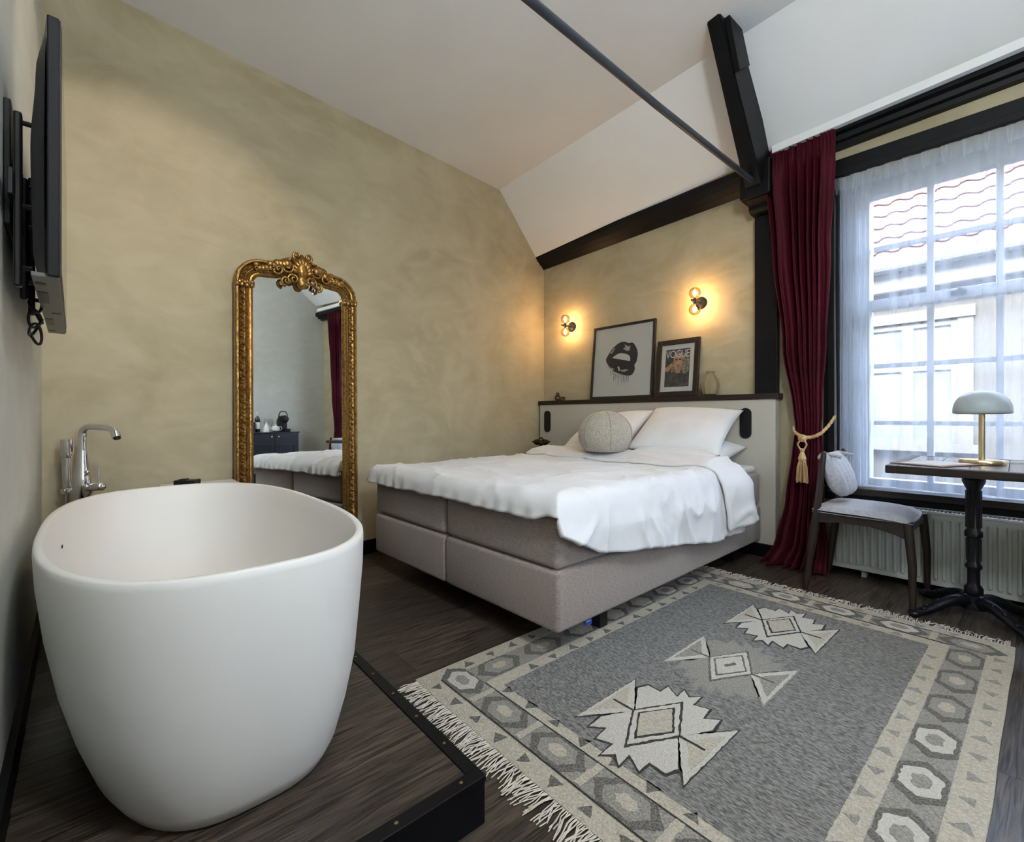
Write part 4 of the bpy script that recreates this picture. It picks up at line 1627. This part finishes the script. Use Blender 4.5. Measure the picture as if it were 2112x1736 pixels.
for i in range(60):
    t = i / 59
    pp.append((-.10 + .03 * sin(t * 19), .040 + .012 * cos(t * 23), -.27 - .10 * t - .02 * sin(t * 31)))
tube(bm, catmull(pp, 3), .0035, 6)
cb = obj('cable_loops', bm, BLKP, br, True)

# ------------------------------------------------------------------ rug
rug = thing('rug', 'grey wool kilim rug with three ivory medallions and patterned cream border', 'rug', (-.835, 1.911, 0))
RX, RY = .735, 1.039
RT = .009
# slightly wavy outer edge
bm = NB()
NU, NV = 60, 84
def rugtop(u, v):
    x, y = (u - .5) * 2 * RX, (v - .5) * 2 * RY
    x += .006 * noise.noise(Vector((3, y * 3, 0))) * (1 if abs(u - .5) > .49 else 0)
    y += .006 * noise.noise(Vector((x * 3, 7, 0))) * (1 if abs(v - .5) > .49 else 0)
    return Vector((x, y, RT))
grid(bm, NU, NV, rugtop)
ex = bmesh.ops.extrude_face_region(bm, geom=bm.faces[:])
bmesh.ops.translate(bm, verts=[g for g in ex['geom'] if isinstance(g, bmesh.types.BMVert)], vec=(0, 0, -RT + .001))
base = obj('cream_ground', bm, RUGC, rug)
def rpoly(name, polys, m, z, parent=rug, th=.0012, jag=.0):
    bm = NB()
    for pl in polys:
        if jag:
            out = []
            n = len(pl)
            for i in range(n):
                a, b = Vector(pl[i]), Vector(pl[(i + 1) % n])
                L = (b - a).length
                k = max(1, int(L / .012))
                nn = Vector((-(b - a).y, (b - a).x)).normalized() if L > 1e-6 else Vector((0, 0))
                for j in range(k):
                    p = a.lerp(b, j / k)
                    out.append(tuple(p + nn * (random.uniform(-jag, jag) if j else 0)))
            pl = out
        tess = tessellate_polygon([[Vector((x, y, 0)) for x, y in pl]])
        a = [bm.verts.new((x, y, z + th)) for x, y in pl]
        b = [bm.verts.new((x, y, z)) for x, y in pl]
        for t3 in tess:
            try:
                bm.faces.new([a[i] for i in t3])
            except ValueError:
                pass
        for i in range(len(pl)):
            j = (i + 1) % len(pl)
            bm.faces.new((b[i], b[j], a[j], a[i]))
    return obj(name, bm, m, parent)
FX, FYn, FYf = .488, -.807, .785
z1, z2, z3, z4 = RT, RT + .0012, RT + .0024, RT + .0036
rpoly('field', [[(-FX, FYn), (FX, FYn), (FX, FYf), (-FX, FYf)]], RUGG, z1, jag=.0015)
# band of hexagons and its lines
bi, bo = .075, .187      # from the outer edge
def frame_rects(i0, i1):
    ox, oy = RX - i0, RY - i0
    ix_, iy_ = RX - i1, RY - i1
    return [[(-ox, -oy), (ox, -oy), (ox, -iy_), (-ox, -iy_)], [(-ox, iy_), (ox, iy_), (ox, oy), (-ox, oy)],
            [(-ox, -iy_), (-ix_, -iy_), (-ix_, iy_), (-ox, iy_)], [(ix_, -iy_), (ox, -iy_), (ox, iy_), (ix_, iy_)]]
rpoly('border_band', frame_rects(bi, bo), RUGT, z1)
for sy in (-1, 1):
    for q0, q1, ins in ((.070, .075, .07), (.184, .189, .19)):
        ya, yb = sorted((sy * (RY - q0), sy * (RY - q1)))
        rpoly('border_line', [[(-RX + ins, ya), (RX - ins, ya), (RX - ins, yb), (-RX + ins, yb)]], RUGK, z2)
def hexagon(cx, cy, a, b, ang=0):
    pts = [(a, 0), (a * .55, b), (-a * .55, b), (-a, 0), (-a * .55, -b), (a * .55, -b)]
    if ang:
        pts = [(-y, x) for x, y in pts]
    return [(cx + x, cy + y) for x, y in pts]
cb_ = (bi + bo) / 2
spots = []
for k in range(6):
    spots.append((-.61 + k * .244, -RY + cb_, 0))
    spots.append((-.61 + k * .244, RY - cb_, 0))
for k in range(7):
    spots.append((RX - cb_, -.736 + k * .245, 1))
    spots.append((-RX + cb_, -.736 + k * .245, 1))
for i, (x, y, o_) in enumerate(spots):
    kind = (i * 7 + i // 3) % 3
    rpoly('hexagon_surround', [hexagon(x, y, .108, .054, o_)], RUGD, z2, jag=.003)
    h = rpoly('hexagon', [hexagon(x, y, .072, .044, o_)], (RUGW, RUGC, RUGT)[kind], z3, jag=.003)
    rpoly('hexagon_core', [hexagon(x, y, .036, .020, o_)], (RUGT, RUGW, RUGC)[kind], z4, h, jag=.004)
for k in range(5):
    for sy in (-1, 1):
        x = -.488 + k * .244
        y = sy * (RY - cb_)
        rpoly('spacer', [[(x - .012, y - .052), (x + .012, y - .052), (x + .012, y + .052), (x - .012, y + .052)]], RUGC, z3, jag=.003)
tri_rows = []
def tri(x, y, s, d):
    dx, dy = d
    px, py = -dy, dx
    return [(x + dx * s, y + dy * s), (x - dx * s * .6 + px * s, y - dy * s * .6 + py * s), (x - dx * s * .6 - px * s, y - dy * s * .6 - py * s)]
mats3 = (RUGD, RUGT, RUGD, RUGT)
cnt = 0
for inset in (.038, .222):
    nx = int((2 * (RX - inset)) / .118)
    for k in range(nx):
        x = -RX + inset + .06 + k * .118
        for sy in (-1, 1):
            y = sy * (RY - inset)
            rpoly('border_triangle', [tri(x, y, .024 if (k % 2) else .020, ((1, .2), (-1, .2), (0, 1), (0, -1))[(k * 3 + (sy > 0)) % 4])], mats3[cnt % 4], z1 if inset < .1 else z1, jag=.002)
            cnt += 1
    ny_ = int((2 * (RY - inset)) / .118)
    for k in range(1, ny_):
        y = -RY + inset + .06 + k * .118
        for sx in (-1, 1):
            x = sx * (RX - inset)
            rpoly('border_triangle', [tri(x, y, .024 if (k % 2) else .020, ((.2, 1), (.2, -1), (1, 0), (-1, 0))[(k * 3 + (sx > 0)) % 4])], mats3[cnt % 4], z1, jag=.002)
            cnt += 1
# medallions
def outline(pl, m, parent, w=.0115):
    """dark knotted edge a finger wide around a motif"""
    big = []
    n = len(pl)
    for i in range(n):
        p, a, b = Vector(pl[i]), Vector(pl[i - 1]), Vector(pl[(i + 1) % n])
        t1_, t2_ = (p - a).normalized(), (b - p).normalized()
        nn = Vector((t1_.y + t2_.y, -t1_.x - t2_.x))
        nn = nn.normalized() if nn.length > 1e-4 else Vector((t1_.y, -t1_.x))
        big.append((p, nn))
    area = sum(pl[i][0] * pl[(i + 1) % n][1] - pl[(i + 1) % n][0] * pl[i][1] for i in range(n))
    sg = 1 if area > 0 else -1
    rpoly('motif_outline', [[tuple(p + nn * sg * w) for p, nn in big]], m, z2, parent, jag=.0012)
def thing_part(name, parent):
    return rpoly(name, [[(-.01, -.01), (.01, -.01), (.01, .01), (-.01, .01)]], RUGG, z1 + .0001)
WT = [(-.135, .167), (-.083, .165), (-.083, .215), (-.028, .182), (-.033, .24), (0, .21), (.027, .245), (.03, .18), (.08, .2), (.09, .136), (.13, .173), (.136, .107)]
def medallion(cy, tone):
    A_, D_, C_ = (RUGW, RUGK, RUGC) if tone else (RUGT, RUGD, RUGW)
    off = lambda pl: [(x, y + cy) for x, y in pl]
    wing = [(-.078, .0), (-.150, .125)] + WT + [(.085, .0)]
    wing2 = [(-x, -y) for x, y in wing]
    grow = lambda pl, k: [(x * k, y * k) for x, y in pl]
    md = thing_part('medallion', rug)
    t1, t2 = [(-.19, -.165), (-.19, .165), (-.082, .0)], [(.19, .165), (.19, -.168), (.08, 0)]
    for pl in (wing, wing2, t1, t2):
        outline(off(pl), D_ if tone else RUGT, md)
    for pl in (wing, wing2):
        rpoly('medallion_wing', [off(pl)], A_, z3, md, jag=.0012)
    for pl in (t1, t2):
        rpoly('medallion_triangle', [off(pl)], RUGW, z3, md, jag=.002)
    for pl in ([(-.178, -.11), (-.178, .11), (-.112, 0)], [(.178, .11), (.178, -.11), (.11, 0)]):
        rpoly('triangle_core', [off(pl)], RUGC if tone else RUGT, z4, md, jag=.003)
    dm = lambda a, b: [(-a, 0), (0, b), (a, 0), (0, -b)]
    rpoly('diamond_line', [off(dm(.088, .172))], D_ if tone else RUGD, z4, md, jag=.002)
    rpoly('diamond', [off(dm(.080, .154))], A_ if tone else RUGW, z4 + .0008, md, jag=.002)
    rpoly('inner_diamond_line', [off(dm(.066, .118))], D_, z4 + .0016, md, jag=.002)
    rpoly('inner_diamond', [off(dm(.058, .102))], C_ if tone else RUGW, z4 + .0024, md, jag=.002)
    # arrow lines through the triangles
    for sx in (-1, 1):
        rpoly('arrow_line', [off([(sx * .165, -.004), (sx * .085, -.004), (sx * .085, .004), (sx * .165, .004)])], D_, z4 + .0012, md, jag=.001)
    if not tone:
        rpoly('core_mark', [off([(-.015, -.02), (-.005, -.03), (.018, .02), (.006, .03)])], RUGD, z4 + .0034, md, jag=.003)
medallion(1.333 - 1.911, True)
medallion(1.865 - 1.911, False)
medallion(2.400 - 1.911, True)
# fringes: hundreds of tangled warp ends at both short edges
bm = NB()
for sy, dens, L0 in ((-1, 300, .085), (1, 260, .075)):
    for i in range(dens):
        x = -RX + .01 + (2 * RX - .02) * (i + random.random() * .8) / dens
        y = sy * (RY - .004)
        L = L0 * random.uniform(.7, 1.15)
        dx = random.uniform(-.02, .02) + .012 * sin(x * 30)
        zz = random.uniform(.003, .010)
        pts = [(x, y, .006), (x + dx * .2 + random.uniform(-.004, .004), y + sy * L * .35, zz + .002), (x + dx * .7 + random.uniform(-.006, .006), y + sy * L * .7, zz), (x + dx, y + sy * L, .0035)]
        tube(bm, pts, .0017, 4)
fo = obj('fringe', bm, FRINGE, rug)
fo['kind'] = 'stuff'

# ------------------------------------------------------------------ bistro table, lamp, menu
TX, TY = -.253, 3.26
tab = thing('bistro_table', 'square wood-topped bistro table with black cast-iron pedestal by the window', 'table', (TX, TY, 0), ROTB)
tw, tl, tz = .285, .43, .77
bm = NB()
bb(bm, -tw, -tw + .04, -tl, tl, tz - .038, tz, .004)
bb(bm, tw - .04, tw, -tl, tl, tz - .038, tz, .004)
bb(bm, -tw + .04, tw - .04, -tl, -tl + .04, tz - .038, tz, .004)
bb(bm, -tw + .04, tw - .04, tl - .04, tl, tz - .038, tz, .004)
obj('top_rim', bm, DWOOD, tab)
for k in range(4):
    x0 = -tw + .041 + k * (2 * tw - .082) / 4
    x1 = x0 + (2 * tw - .082) / 4
    bm = NB()
    bb(bm, x0 + .001, x1 - .001, -tl + .041, tl - .041, tz - .03, tz - .0005, .0015, 1)
    obj('plank', bm, TWOOD, tab)
bm = NB()
bb(bm, -.10, .10, -.10, .10, tz - .05, tz - .037)
lathe(bm, [(.028, .10), (.028, .12), (.036, .125), (.036, .15), (.024, .17), (.024, .24), (.032, .25), (.032, .262), (.024, .275), (.026, .40), (.034, .405), (.034, .43), (.026, .44), (.027, .64), (.036, .66), (.044, .68), (.044, .695), (.030, .71), (.034, .73), (.05, .735)], 24)
for k in range(12):
    a = k * PI / 6
    tube(bm, [(.0265 * cos(a), .0265 * sin(a), .45), (.027 * cos(a), .027 * sin(a), .635)], .004, 5)
    tube(bm, [(.0245 * cos(a), .0245 * sin(a), .285), (.0255 * cos(a), .0255 * sin(a), .395)], .004, 5)
obj('column', bm, CASTI, tab, True, 50)
bm = NB()
lathe(bm, [(.05, .05), (.052, .07), (.046, .085), (.046, .115), (.03, .125)], 24)
obj('hub', bm, CASTI, tab, True, 50)
for k in range(4):
    a = R(45) + k * PI / 2
    ca, sa = cos(a), sin(a)
    bm = NB()
    pr = [(.03, .085), (.09, .088), (.15, .068), (.21, .040), (.255, .026), (.285, .022)]
    tube(bm, catmull([(r * ca, r * sa, z) for r, z in pr], 6), [lerp(.030, .018, i / 30) for i in range(31)], 10)
    ball(bm, (.285 * ca, .285 * sa, .018), .026, (1, 1, .68), 14, 10)
    for q in range(7):
        r_ = .08 + q * .028
        z = pw(r_, pr) + .022
        ball(bm, (r_ * ca - .01 * sa * (-1) ** q, r_ * sa + .01 * ca * (-1) ** q, z - .004), .011, (1, 1, .7), 8, 6)
    obj('foot', bm, CASTI, tab, True, 60)
lm = thing('table_lamp', 'brass table lamp with pale opal dome shade on the bistro table', 'lamp', (-.222, 3.235, tz), 0)
bm = NB()
lathe(bm, [(.082, 0), (.085, .004), (.085, .018), (.082, .022), (.012, .023)], 40)
obj('base', bm, BRASS, lm, True, 40)
bm = NB()
tube(bm, [(0, 0, .02), (0, 0, .25)], .0125, 20)
obj('stem', bm, BRASS, lm, True)
bm = NB()
pf = []
for i in range(15):
    a = R(90 * i / 14)
    pf.append((.106 * cos(a) ** .8 if i < 14 else .002, .262 + .098 * sin(a)))
pf = [(.093, .246), (.102, .247), (.106, .252)] + pf
lathe(bm, pf, 48)
obj('shade', bm, LAMPW, lm, True, 60)
bm = NB()
lathe(bm, [(.004, .243), (.093, .244), (.094, .248)], 40)
obj('shade_ring', bm, BRASS, lm, True, 40)
bm = NB()
tube(bm, catmull([(.06, .05, .006), (.10, .16, .004), (.16, .22, -.02), (.20, .24, -.20), (.24, .26, -.22)], 8), .0025, 6)
obj('power_cord', bm, WIRE, lm, True)
mn = thing('menu_folder', 'thin brown leather menu folder lying on the bistro table', 'folder', (-.37, 3.05, tz + .0002), R(-22))
bm = NB()
bb(bm, -.11, .11, -.15, .15, 0, .005, .002)
obj('cover', bm, mat('menu_leather', (.20, .12, .09, 1), None, .5, scale=30, bump=.2), mn)
bm = NB()
bb(bm, -.085, .085, -.125, .125, .0045, .0065, .001)
obj('sheet', bm, PAPER, mn)

# ------------------------------------------------------------------ chairs
def make_chair(label, grp):
    t = thing('dining_chair', label, 'chair', (0, 0, 0), group=grp)
    # local: +x is forward (towards the table); rear legs near x = -.235, y = +-.21
    bm = NB()
    def seat(u, v):
        x, y = (u - .5) * 2, (v - .5) * 2
        xx, yy = x * math.sqrt(max(0, 1 - y * y * .12)), y * math.sqrt(max(0, 1 - x * x * .14))
        h = max(0, (1 - abs(x) ** 6) * (1 - abs(y) ** 6)) ** .5
        return Vector((.225 * xx + .0, .235 * yy, .462 + .036 * h - .012 * x * x * (x > 0) + .010 * y * y))
    grid(bm, 24, 24, seat)
    def seatb(u, v):
        p = seat(u, v)
        p.z = .460
        return p
    grid(bm, 24, 24, seatb)
    bmesh.ops.remove_doubles(bm, verts=bm.verts, dist=.003)
    obj('seat', bm, SEATF, t, True, 120)
    for s_ in (-1, 1):
        bm = NB()
        tube(bm, [(.235, s_ * .213, 0), (.232, s_ * .211, .25), (.215, s_ * .205, .455)], [.013, .018, .021], 14)
        obj('front_leg', bm, WALNUT, t, True)
        bm = NB()
        tube(bm, catmull([(-.245, s_ * .210, 0), (-.215, s_ * .207, .25), (-.19, s_ * .205, .45), (-.172, s_ * .200, .63), (-.158, s_ * .190, .795)], 5), [.013, .015, .017, .018, .019, .020, .021, .021, .021, .020, .019, .019, .018, .018, .017, .017, .016, .016, .015, .015, .013], 14)
        ball(bm, (-.158, s_ * .190, .795), .0135, (1, 1, .8), 12, 8)
        obj('rear_leg', bm, WALNUT, t, True)
        bm = NB()
        pts = [(-.19, .458), (.215, .458), (.222, .37), (.16, .395), (.06, .415), (-.08, .415), (-.19, .40)]
        prism(bm, pts, -.010, .010, Matrix.Translation((0, s_ * .205, 0)) @ MX)
        obj('side_rail', bm, WALNUT, t)
    bm = NB()
    bb(bm, .195, .22, -.195, .195, .405, .458, .004)
    obj('front_rail', bm, WALNUT, t)
    bm = NB()
    bb(bm, -.20, -.18, -.195, .195, .405, .458, .004)
    obj('rear_rail', bm, WALNUT, t)
    bm = NB()
    tube(bm, [(-.168, -.195, .755), (-.185, 0, .765), (-.168, .195, .755)], .012, 10)
    obj('top_rail', bm, WALNUT, t, True)
    # padded cushion slung over the top rail
    bm = NB()
    def cush(u, v):
        a = u * 2 * PI
        y = (v - .5) * 2
        e = max(0, 1 - abs(y) ** 4) ** .5
        k = 1 + .07 * noise.noise(Vector((a * 1.4, y * 5, 3))) + .05 * sin(y * 17 + 2 * a) * (1 if cos(a) > -.5 else 0)
        zz = sin(a)
        thick = .030 + .028 * (1 - zz) / 2
        x = -.128 + cos(a) * thick * e * k - .035 * zz * e - .02 * (1 - e)
        z = .668 + zz * .125 * e ** .6 + .03 * (1 - e)
        return Vector((x, y * .192, z))
    grid(bm, 40, 30, cush, True)
    obj('back_cushion', bm, SEATF, t, True, 180)
    bm = NB()
    for y in (-.12, .12):
        tube(bm, catmull([(-.09, y, .77), (-.17, y, .785), (-.20, y, .76), (-.165, y, .735)], 5), .010, 8)
    obj('cushion_strap', bm, SEATF, t, True)
    return t
ch1 = make_chair('walnut dining chair with pale grey seat and slung back cushion beside the red curtain', None)
ch1.location = (-.69, 3.272, 0)
ch2 = copy_tree(ch1)
ch2['label'] = 'walnut dining chair with pale grey seat on the cabinet side of the bistro table'
ch2.location = (.185, 3.272, 0)
ch2.rotation_euler = (0, 0, PI)

# ------------------------------------------------------------------ cabinet seen in the mirror
cab = thing('cabinet', 'dark navy sideboard with panelled doors against the wall facing the mirror', 'cabinet', (1.53, 2.53, 0))
CL, CDp, CHt = .56, .20, .90
bm = NB()
bb(bm, -CDp, CDp, -CL, CL, .08, CHt - .02, .003)
obj('body', bm, NAVY, cab)
bm = NB()
bb(bm, -CDp - .012, CDp, -CL - .012, CL + .012, CHt - .02, CHt, .003)
obj('top', bm, NAVY, cab)
bm = NB()
bb(bm, -CDp + .03, CDp, -CL + .02, CL - .02, 0, .08)
obj('plinth', bm, BLK, cab)
for k in range(3):
    y0_ = -CL + .005 + k * (2 * CL - .01) / 3
    y1_ = y0_ + (2 * CL - .01) / 3 - .006
    bm = NB()
    bb(bm, -CDp - .018, -CDp, y0_, y1_, .10, CHt - .03, .002)
    dr = obj('door', bm, NAVY, cab)
    bm = NB()
    a0, a1, b0_, b1_ = y0_ + .06, y1_ - .06, .18, CHt - .20
    for q in ((a0, a1, b0_, b0_ + .014), (a0, a1, b1_ - .014, b1_), (a0, a0 + .014, b0_, b1_), (a1 - .014, a1, b0_, b1_)):
        bb(bm, -CDp - .026, -CDp - .017, q[0], q[1], q[2], q[3], .002, 1)
    obj('panel_moulding', bm, NAVY, dr)
    bm = NB()
    ball(bm, (-CDp - .036, y0_ + .05 if k == 2 else y1_ - .05, CHt - .075), .013, (.8, 1, 1), 12, 8)
    tube(bm, [(-CDp - .018, y0_ + .05 if k == 2 else y1_ - .05, CHt - .075), (-CDp - .03, y0_ + .05 if k == 2 else y1_ - .05, CHt - .075)], .006, 8)
    obj('knob', bm, CHROME, dr, True)
def on_cab(y, dx=-.03):
    return (1.53 + dx, y, CHt + .0003)
cf = thing('coffee_machine', 'black capsule coffee machine with arched handle on the navy cabinet', 'coffee machine', on_cab(2.93, -.02))
bm = NB()
bb(bm, -.14, .12, -.055, .055, 0, .03, .01)
bb(bm, -.02, .12, -.06, .06, .03, .20, .02)
obj('body', bm, BLKP, cf, True, 50)
bm = NB()
lathe(bm, [(.05, -.10), (.06, -.09), (.062, .04), (.05, .07), (.03, .08)], 20, Matrix.Translation((-.02, 0, .20)) @ Matrix.Rotation(R(-90), 4, 'Y'))
obj('brew_head', bm, BLKP, cf, True)
bm = NB()
tube(bm, catmull([(0, -.06, .21), (0, -.065, .27), (0, -.04, .315), (0, 0, .325), (0, .04, .315), (0, .065, .27), (0, .06, .21)], 6), .008, 8)
obj('handle', bm, BLKP, cf, True)
bm = NB()
bb(bm, -.15, -.03, -.05, .05, .03, .045, .004)
obj('drip_tray', bm, GREYPL, cf)
def bottle(y):
    t = thing('wine_bottle', 'dark wine bottle with white label on the navy cabinet', 'bottle', on_cab(y))
    bm = NB()
    lathe(bm, [(.036, 0), (.038, .01), (.038, .19), (.030, .215), (.015, .24), (.014, .30), (.016, .302), (.016, .315)], 22)
    obj('glass', bm, BOTTLE, t, True)
    bm = NB()
    lathe(bm, [(.0385, .05), (.0387, .052), (.0387, .15), (.0385, .152)], 22, None, False)
    obj('label_wrap', bm, PORC, t, True)
    bm = NB()
    lathe(bm, [(.0155, .25), (.0165, .252), (.0165, .318), (.004, .319)], 16)
    obj('capsule', bm, PORC, t, True)
bottle(2.535)
tp_ = thing('teapot', 'small white porcelain teapot on the navy cabinet', 'teapot', on_cab(2.79, -.07))
bm = NB()
lathe(bm, [(.03, 0), (.055, .02), (.06, .05), (.045, .085), (.03, .092), (.012, .10), (.010, .115), (.004, .12)], 24)
obj('body', bm, PORC, tp_, True)
bm = NB()
tube(bm, catmull([(0, .055, .03), (0, .085, .03), (0, .095, .055), (0, .08, .08), (0, .05, .075)], 5), .006, 8)
obj('handle', bm, PORC, tp_, True)
bm = NB()
tube(bm, catmull([(0, -.05, .04), (0, -.08, .055), (0, -.095, .085)], 5), [.012, .012, .011, .011, .010, .010, .009, .009, .008, .008, .007], 8)
obj('spout', bm, PORC, tp_, True)
for k, y in enumerate((2.70, 2.765)):
    g_ = thing('wine_glass', ('clear stemmed wine glass beside the folded napkin on the navy cabinet', 'clear stemmed wine glass behind the white teapot on the navy cabinet')[k], 'glass', on_cab(y, .05), group='wine glasses on the cabinet')
    bm = NB()
    lathe(bm, [(.034, 0), (.034, .003), (.006, .008), (.004, .02), (.004, .085), (.012, .095), (.034, .13), (.038, .16), (.032, .205)], 20, None, False)
    obj('bowl', bm, WGLASS, g_, True)
nk = thing('folded_napkin', 'white napkin folded into a pointed cone on the navy cabinet', 'napkin', on_cab(2.655, -.06))
bm = NB()
rg = lathe(bm, [(.042, 0), (.040, .05), (.026, .09), (.016, .12), (.003, .15)], 18)
for r_ in rg:
    for i, v in enumerate(r_):
        k = 1 + .12 * sin(i / 18 * 2 * PI * 3)
        v.co.x *= k
        v.co.y *= k
obj('cloth', bm, PORC, nk, True)
bm = NB()
bb(bm, -.06, .06, -.05, .05, 0, .15, .004)
bb(bm, -.055, .055, -.045, .045, .15, .156, .002)
dk = tag(obj('tea_box', bm, NAVY), 'dark square box beside the wine bottle on the navy cabinet', 'box')
dk.location = on_cab(2.435)

# ------------------------------------------------------------------ ceiling spotlights (out of the frame, above the tub)
def ceiling_spot(x, y, tgt, energy, label, size=R(70)):
    z = ceil_z(x, y)
    t = thing('ceiling_spotlight', label, 'spotlight', (x, y, z))
    bm = NB()
    lathe(bm, [(.05, -.02), (.05, 0)], 20)
    tube(bm, [(0, 0, -.02), (0, 0, -.07)], .008, 8)
    obj('canopy', bm, BLKP, t, True, 40)
    d = (Vector(tgt) - Vector((x, y, z - .1))).normalized()
    q = d.to_track_quat('-Z', 'Y')
    bm = NB()
    lathe(bm, [(.036, -.06), (.036, .05), (.030, .06)], 20, None, True)
    h = obj('head', bm, BLKP, t, True, 40)
    h.rotation_euler = q.to_euler()
    h.location = (0, 0, -.11)
    l = light('spot_light', 'SPOT', Vector((0, 0, -.11)) + d * .065, energy, (1, .80, .55), q.to_euler(), spot_size=size, spot_blend=.35, shadow_soft_size=.03)
    l.parent = t
    return t
ceiling_spot(-1.35, .55, (-3.1, .15, 1.3), 13, 'black ceiling spotlight aimed at the plaster wall above the bathtub')

# fill light added as a globe pendant beside the camera, out of frame
PX, PY, PZ = .36, .70, 2.62
pen = thing('fill_pendant', 'added fill light shaped as an opal globe pendant beside the cabinet', 'lamp', (PX, PY, PZ))
FILLGLOW = mat('fill_glow_opal', (.9, .88, .84, 1), None, .3, emit=(.92, .965, 1, 1), es=27.5)  # glow of the added fill light
bm = NB()
ball(bm, (0, 0, 0), .16, (1, 1, 1), 24, 16)
obj('globe', bm, FILLGLOW, pen, True)
bm = NB()
lathe(bm, [(.045, .145), (.045, .19), (.012, .20)], 18)
tube(bm, [(0, 0, .19), (0, 0, ceil_z(PX, PY) - PZ)], .004, 8)
lathe(bm, [(.05, ceil_z(PX, PY) - PZ - .03), (.05, ceil_z(PX, PY) - PZ)], 18)
obj('cord', bm, BLKP, pen, True, 40)
